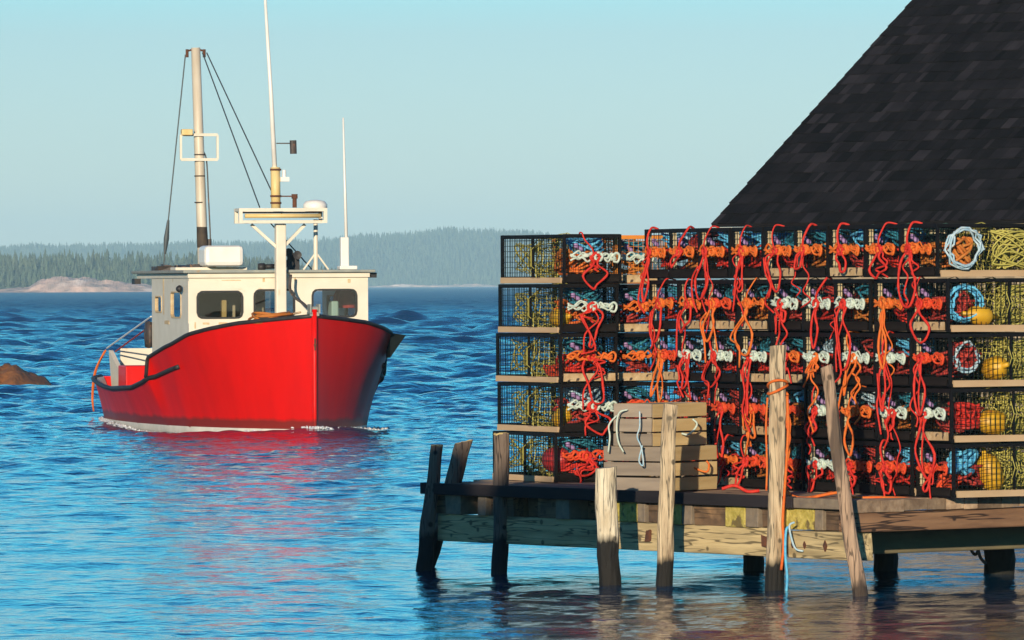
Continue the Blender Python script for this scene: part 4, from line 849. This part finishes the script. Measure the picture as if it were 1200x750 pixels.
for x_, w_, s_, t_ in ((-.80, .07, 3.5, 1.98), (-.62, .10, 3.9, 1.93), (-.36, .2, 3.4, 1.86)):
    m = MB(); m.box(x_, x_ + w_, s_, s_ + .1, 1.6, t_); m.build('instrument', M_yel if x_ < -.7 else M_white, boat)
m = MB(); m.box(.98, 1.10, 3.7, 4.05, 1.5, 1.96); m.box(.9, 1.2, 3.7, 4.1, 1.42, 1.5); m.build('helm_seat', M_seat, boat, bevel=.03)
# rust weeps and small fittings on the wheelhouse
m = MB()
for (x, z, wd, ln) in ((-1.33, 1.64, .02, .10), (-1.2, 1.635, .1, .03), (-.95, 1.635, .14, .03), (-.7, 1.64, .08, .03), (-.52, 1.66, .05, .03), (.25, 2.33, .02, .05), (1.1, 2.30, .04, .06), (-.9, 2.3, .3, .015), (-.25, 2.32, .03, .06)):
    m.box(x, x + wd, S0 - .003, S0 - .0005, z - ln, z, j=.004)
m.box(-WX - .004, -WX - .0005, 5.3, 5.36, 1.75, 2.38, j=.005); m.box(-WX - .004, -WX - .0005, 4.8, 5.25, 1.60, 1.66, j=.006)
m.build('rust_streak', M_ruststreak, house)
m = MB(); m.lathe([(.001, 0), (.05, .01), (.06, .05), (.03, .09), (.001, .1)], 12, Matrix.Translation((-WX - .02, 3.45, 2.16)) @ Matrix.Rotation(R(-90), 4, 'Y')); m.build('deck_lamp', M_blk, boat, True)
rfm = MB(); rfm.box(-1.52, 1.52, S0 - .12, 7.95, ZT + .003, ZT + .05, j=.004); roofb = rfm.build('roof', M_grey, boat, bevel=.012)
m = MB(); m.box(-1.44, 1.44, S0 - .05, 7.85, ZT - .07, ZT + .001); m.build('roof_beam', M_white, boat)
m = MB(); m.box(1.45, 1.57, 3.0, 3.12, ZT - .08, ZT + .0); m.build('side_light', M_blk, boat)
m = MB(); m.box(-1.52, -1.42, 7.6, 7.9, ZT - .16, ZT - .072); m.build('side_light', M_blk, boat)
m = MB()
for i in range(16):
    x = random.uniform(-1.4, -.3); y = random.uniform(5.4, 7.8); m.box(x, x + random.uniform(.05, .3), y, y + random.uniform(.1, .5), ZT + .051, ZT + random.uniform(.08, .16), j=.02)
m.build('roof_gear', M_dkst, boat)
m = MB(); m.box(-1.35, -.2, 4.6, 5.1, ZT + .052, ZT + .10); m.build('roof_rack', M_white, boat, bevel=.01)
m = MB(); m.box(-.93, -.30, 4.3, 4.95, ZT + .11, ZT + .44); m.build('raft_case', M_pvc, boat, smooth=False, bevel=.07)
# mast behind the wheelhouse, with light frame and stays
MX, MY = -.52, 7.2
def bl(px, py, s):   # image point at station s to boat-local x and z
    D = BY + s * math.cos(BOAT_RZ); X = pxx(px, D); lx_ = ((X - BX) + math.sin(BOAT_RZ) * s) / math.cos(BOAT_RZ); D += lx_ * math.sin(BOAT_RZ); X = pxx(px, D)
    lx_ = ((X - BX) + math.sin(BOAT_RZ) * s) / math.cos(BOAT_RZ); return Vector((lx_, s, H - (py - hor(px)) / F * D))
m = MB(); mt, mbm = bl(231, 56, MY), bl(238.5, 312, MY); m.tube([Vector((mbm.x, MY, .2)), mbm, (mbm + mt) / 2, mt], [.09, .088, .082, .075], 12); mast = m.build('mast', M_mast, boat, True)
m = MB(); a, b = bl(237, 262, MY), bl(238, 290, MY); m.tube([a, (a + b) / 2, b], [.084, .0905, .0905], 12, caps=False)
m.build('soot_patch', M_stain, mast, True)
for py in (182, 207, 238): q = bl(235, py, MY); m = MB(); m.tube([q, q + Vector((0, 0, .02))], .089, 12); m.build('mast_band', M_stain, mast, True)
m = MB(); c = [bl(213, 158, MY - .1), bl(256, 158, MY - .1), bl(256, 187, MY - .1), bl(213, 187, MY - .1)]
for i in range(4): m.bar(c[i], c[(i + 1) % 4], .035 if i % 2 else .045)
m.build('light_frame', M_white, mast)
m = MB(); q = bl(220, 155, MY - .12); m.box(q.x - .09, q.x + .09, MY - .2, MY - .05, q.z - .05, q.z + .05); m.build('floodlight', M_yel, mast, bevel=.015)
m = MB()
for px in (221, 241):
    q = bl(px, 60, MY); m.bar(bl(231, 57, MY), q, .03); m.tube([q + Vector((0, 0, .03)), q + Vector((0, 0, -.10))], .025, 8)
m.build('masthead_fitting', M_rust, mast)
m = MB(); m.tube(smoothpts([bl(238, 175, MY), bl(243, 188, MY), bl(245, 230, MY), bl(247, 280, MY), bl(246, 308, MY)], 5), .012, 5); q = bl(246, 291, MY); m.tube([q + Vector((0, 0, .15)), q + Vector((0, 0, -.2))], .035, 8); m.build('hoist_line', M_dkst, mast)
for a, b, lo in (((219, 64), (192, 312), True), ((239, 62), (305, 243), False), ((244, 62), (331, 250), False), ):
    A_, B_ = bl(*a, MY), bl(*b, MY if lo else 3.4); m = MB(); m.tube([A_, B_], .011, 5)
    if lo:
        t = (B_ - A_).normalized(); m.tube([B_ - t * .75, B_ - t * .45, B_ - t * .2], [.02, .045, .02], 8)
    m.build('stay', M_cable, boat)
m = MB(); m.tube([bl(318, 262, 3.3), bl(366, 316, 4.5)], .011, 5); m.build('stay', M_cable, boat)
# light tower in front of the wheelhouse
TY = 2.72
q0, q1 = bl(329, 372, TY), bl(327, 262, TY); m = MB(); m.box(q0.x - .080, q0.x + .080, TY - .08, TY + .08, 1.4, q1.z, j=.004); tower = m.build('tower_post', M_white, boat, bevel=.015)
a, b = bl(280, 250, TY), bl(379, 250, TY); zt_, zb_ = bl(330, 246, TY).z, bl(330, 260, TY).z
m = MB(); m.bar((a.x, TY - .2, zt_), (b.x, TY - .2, zt_), .05); m.bar((a.x, TY - .2, zb_), (b.x, TY - .2, zb_), .045); m.bar((a.x, TY + .2, zt_), (b.x, TY + .2, zt_), .05); m.bar((a.x, TY + .2, zb_), (b.x, TY + .2, zb_), .045)
for x in (a.x, b.x): m.bar((x, TY - .22, zt_), (x, TY + .22, zt_), .05); m.bar((x, TY - .2, zb_ - .022), (x, TY - .2, zt_ + .025), .055); m.bar((x, TY + .2, zb_ - .022), (x, TY + .2, zt_ + .025), .055)
plat = m.build('light_platform', M_white, tower)
m = MB(); m.tube([(a.x + .07, TY - .19, (zt_ + zb_) / 2), (b.x - .07, TY - .19, (zt_ + zb_) / 2)], .035, 10); m.build('lamp_tube', M_yel, tower, True)
m = MB(); m.box(a.x + .04, b.x - .04, TY - .1, TY + .18, zt_ - .05, zt_ - .03); m.build('platform_plate', M_dkst, tower)
for s_ in (295, 358):
    m = MB(); m.bar(bl(s_, 263, TY), bl(326 if s_ < 327 else 331, 291, TY - .02), .045); m.build('brace', M_white, tower)
q0, q1 = bl(324, 246, TY), bl(323.5, 196, TY); m = MB(); m.tube([q0, q1], .075, 12); top = m.build('antenna_mount', M_yel, tower, True)
m = MB()
for py in (200, 231, 239): q = bl(324, py, TY); m.tube([q, q + Vector((0, 0, .03))], .088, 12)
m.build('clamp_band', M_rust, top)
m = MB(); m.tube([bl(323, 200, TY), bl(319, 110, TY), bl(312, -15, TY)], [.040, .034, .022], 10); m.build('whip_antenna', M_pvc, tower, True)
m = MB(); m.bar(bl(325, 168, TY), bl(341, 168, TY), .018); q = bl(344.5, 172, TY); m.tube([q + Vector((0, 0, .10)), q + Vector((.006, 0, -.11))], .055, 10); m.build('wind_sensor', M_dkst, tower)
m = MB(); q = bl(334, 209, TY); m.box(q.x - .07, q.x + .07, TY - .06, TY + .06, q.z - .05, q.z + .02); m.tube([q + Vector((0, 0, .02)), q + Vector((0, 0, .13))], .03, 8); m.build('anchor_light', M_pvc, tower)
m = MB(); m.bar(bl(328, 230, TY), bl(344, 230, TY), .02); q = bl(346, 229, TY); m.tube([q + Vector((0, 0, .02)), q + Vector((0, 0, -.05))], .05, 10); m.tube([q + Vector((0, 0, -.05)), q + Vector((0, 0, -.19))], .035, 10); m.build('mast_light', M_rust, tower)
q = bl(370, 241, TY + .1); m = MB(); m.lathe([(.05, -.1), (.16, -.085), (.19, -.04), (.19, .02), (.15, .07), (.05, .09), (.001, .092)], 20, Matrix.Translation(q)); m.build('radar_dome', M_pvc, tower, True)
m = MB(); a, b = bl(370.5, 257, 3.4), bl(370.5, 316, 3.4); m.tube([a, Vector((b.x, b.y, ZT + .04))], .035, 8)
for dx, dy in ((-.2, 0), (.2, 0), (0, .25)): m.bar((b.x, b.y, ZT + .32), (b.x + dx, b.y + dy, ZT + .05), .025)
m.build('radar_support', M_white, boat)
a, b = bl(403.5, 138, 3.5), bl(407, 312, 3.5); m = MB(); m.tube([b, a], [.03, .014], 8); m.build('whip_antenna', M_pvc, boat, True)
m = MB(); p, q = bl(404, 278, 3.45), bl(404, 311, 3.45); m.box(p.x - .065, p.x + .065, 3.4, 3.5, ZT + .05, p.z); m.box(p.x - .09, p.x + .19, 3.36, 3.6, ZT + .05, ZT + .11); m.build('antenna_box', M_pvc, boat, bevel=.012)
m = MB()
for (px, py) in ((339, 296), (349, 299), (339, 309)):
    q = bl(px, py, 3.1); m.lathe([(.03, .18), (.028, .08), (.045, .02), (.07, 0), (.001, .012)], 12, Matrix.Translation(q) @ Matrix.Rotation(R(-90), 4, 'X'))
q = bl(344, 304, 3.3); m.box(q.x - .09, q.x + .09, 3.25, 3.35, ZT + .05, q.z + .1); m.build('horn', M_blk, boat)
m = MB(); p, q = bl(303, 313, 3.6), bl(322, 312, 3.6); m.tube([p, p * .6 + q * .4], .06, 10); m.tube([p * .6 + q * .4, q], .04, 10); m.build('searchlight', M_blk, boat, True)
# stern: cream stern bulkhead, red fish box, side wing, stay ropes
m = MB(); m.box(-1.30, 1.30, 10.5, 10.58, .16, 1.17); m.build('stern_bulkhead', M_white, boat, bevel=.01)
m = MB(); m.add([(-1.44, 10.5, .3), (-1.44, 9.0, .3), (-1.46, 9.3, .70), (-1.50, 10.5, 1.15), (-1.37, 10.5, .3), (-1.37, 9.0, .3), (-1.39, 9.3, .70), (-1.43, 10.5, 1.15)],
               [(0, 1, 2, 3), (7, 6, 5, 4), (0, 4, 5, 1), (1, 5, 6, 2), (2, 6, 7, 3), (3, 7, 4, 0)]); m.build('stern_wing', M_white, boat)
m = MB(); m.box(-1.50, -.75, 8.7, 9.5, .17, .90); m.build('fish_box', M_red, boat, bevel=.02)
for a, b, mm in ((((177, 371), 6.6), ((125, 408), 10.4), M_pvc), (((172, 385), 6.8), ((135, 412), 10.2), ROPES['crimson'])):
    m = MB(); m.tube([bl(*a[0], a[1]), bl(*b[0], b[1])], .014, 5); m.build('stay_rope', mm, boat)
m = MB(); q = bl(174, 392, 6.7); m.lathe([(.02, -.22), (.16, -.2), (.2, 0), (.16, .2), (.02, .22)], 14, Matrix.Translation(q) @ Matrix.Diagonal((.35, 1, 1, 1))); m.build('trap_hauler', M_dkst, boat, True)
m = MB()                   # black flap of the port bow rail
w0 = [(1.60, 2.1, 1.46), (1.86, 2.15, 1.425), (1.60, 2.1, 1.08)]
m.add([*w0, *[(x, y + .35, z - .02) for x, y, z in w0]], [(0, 1, 2), (5, 4, 3), (0, 3, 4, 1), (1, 4, 5, 2), (2, 5, 3, 0)]); m.build('rail_flap', M_wire, boat)
# loose things on board
def on_boat(o): o.matrix_world = boat_M; return o
boat_M = Matrix.Translation((BX, BY, 0)) @ Matrix.Rotation(BOAT_RZ, 4, 'Z')
m = tangle(120, -.85, -.15, .5, 1.4, 1.62, 1.80, 40, .02); tag(on_boat(m.build('rope', ROPES['ochre'], None, True)), 'rusty orange anchor rope heaped on the boat foredeck', 'rope')
m = MB(); m.tube(smoothpts([bl(341, 322, 2.6), bl(340, 338, 2.5), bl(345, 348, 2.0), bl(356, 356, .9), bl(362, 362, .3)], 5), .022, 6); tag(on_boat(m.build('chain', M_dkst, None, True)), 'dark chain running down to the bow roller of the boat', 'chain')
m = MB(); m.tube(smoothpts([bl(285, 386, 2.2), bl(310, 379, 1.5), bl(335, 370, 1.0), bl(352, 366, .5)], 5), .016, 6); tag(on_boat(m.build('rope', M_lath, None, True)), 'tan rope laid along the bow rail of the boat', 'rope')
m = MB()
for i in range(3): m.tube(smoothpts([bl(124 - i, 410 + i, 10.9), bl(113 - i * 1.2, 432 + i * 2, 11.0), bl(109 - i * .8, 455 + i * 5, 11.05), bl(108 + i * .6, 474 + i * 4, 11.05)], 5), .014, 6)
tag(on_boat(m.build('rope', ROPES['orange'], None, True)), 'orange ropes hanging over the stern of the red boat', 'rope')
# red jacket hanging inside the right-hand window
m = MB(); q = bl(409, 346, 4.2)
m.tube([q + Vector((0, 0, .20)), q + Vector((0, 0, .14)), q + Vector((0, 0, .02)), q + Vector((0, 0, -.2))], [.05, .14, .17, .19], 12)
for sg in (-1, 1): m.tube([q + Vector((sg * .12, 0, .13)), q + Vector((sg * .2, -.01, -.02)), q + Vector((sg * .22, -.02, -.2))], [.06, .055, .045], 8)
tag(on_boat(m.build('jacket', M_jacket, None, True)), 'red jacket hanging inside the right window of the wheelhouse', 'jacket')
# bow foam
def foam():
    r = random.Random(5); m = MB()
    def blob(c, sx, sy, sz):
        n, k = 7, 4; vs = []; 
        for i in range(k + 1):
            t = i / k * math.pi / 2
            for j in range(n): a = 2 * math.pi * j / n; w_ = r.uniform(.7, 1.25); vs.append(c + Vector((sx * math.cos(a) * math.cos(t) * w_, sy * math.sin(a) * math.cos(t) * w_, sz * math.sin(t) * w_)))
        m.add(vs, [(i * n + j, i * n + (j + 1) % n, (i + 1) * n + (j + 1) % n, (i + 1) * n + j) for i in range(k) for j in range(n)])
    for i in range(220): blob(Vector((r.gauss(0, .09), -.05 + r.gauss(0, .12), r.uniform(.0, .05))), r.uniform(.008, .025), r.uniform(.02, .08), r.uniform(.006, .035))
    for i in range(700):
        s = r.uniform(.1, 4.2); x = bw_(min(s, 10)) + .04 + abs(r.gauss(0, .12)); blob(Vector((x, s, r.uniform(-.03, .03) - .10 * min(1, s / 3))), r.uniform(.008, .03), r.uniform(.03, .1), r.uniform(.008, .04))
    for i in range(520):
        s = r.uniform(.1, 10.5); x = -(bw_(min(s, 10.6)) + .03 + abs(r.gauss(0, .05))); d = -.13 * math.exp(-((s - 4.5) / 3.2) ** 2); blob(Vector((x, s, d + r.uniform(-.02, .02))), r.uniform(.005, .03), r.uniform(.03, .14), r.uniform(.006, .028))
    return m
kind(on_boat(foam().build('bow_foam', M_foam, None, True)), 'stuff')
bpy.context.view_layer.update()
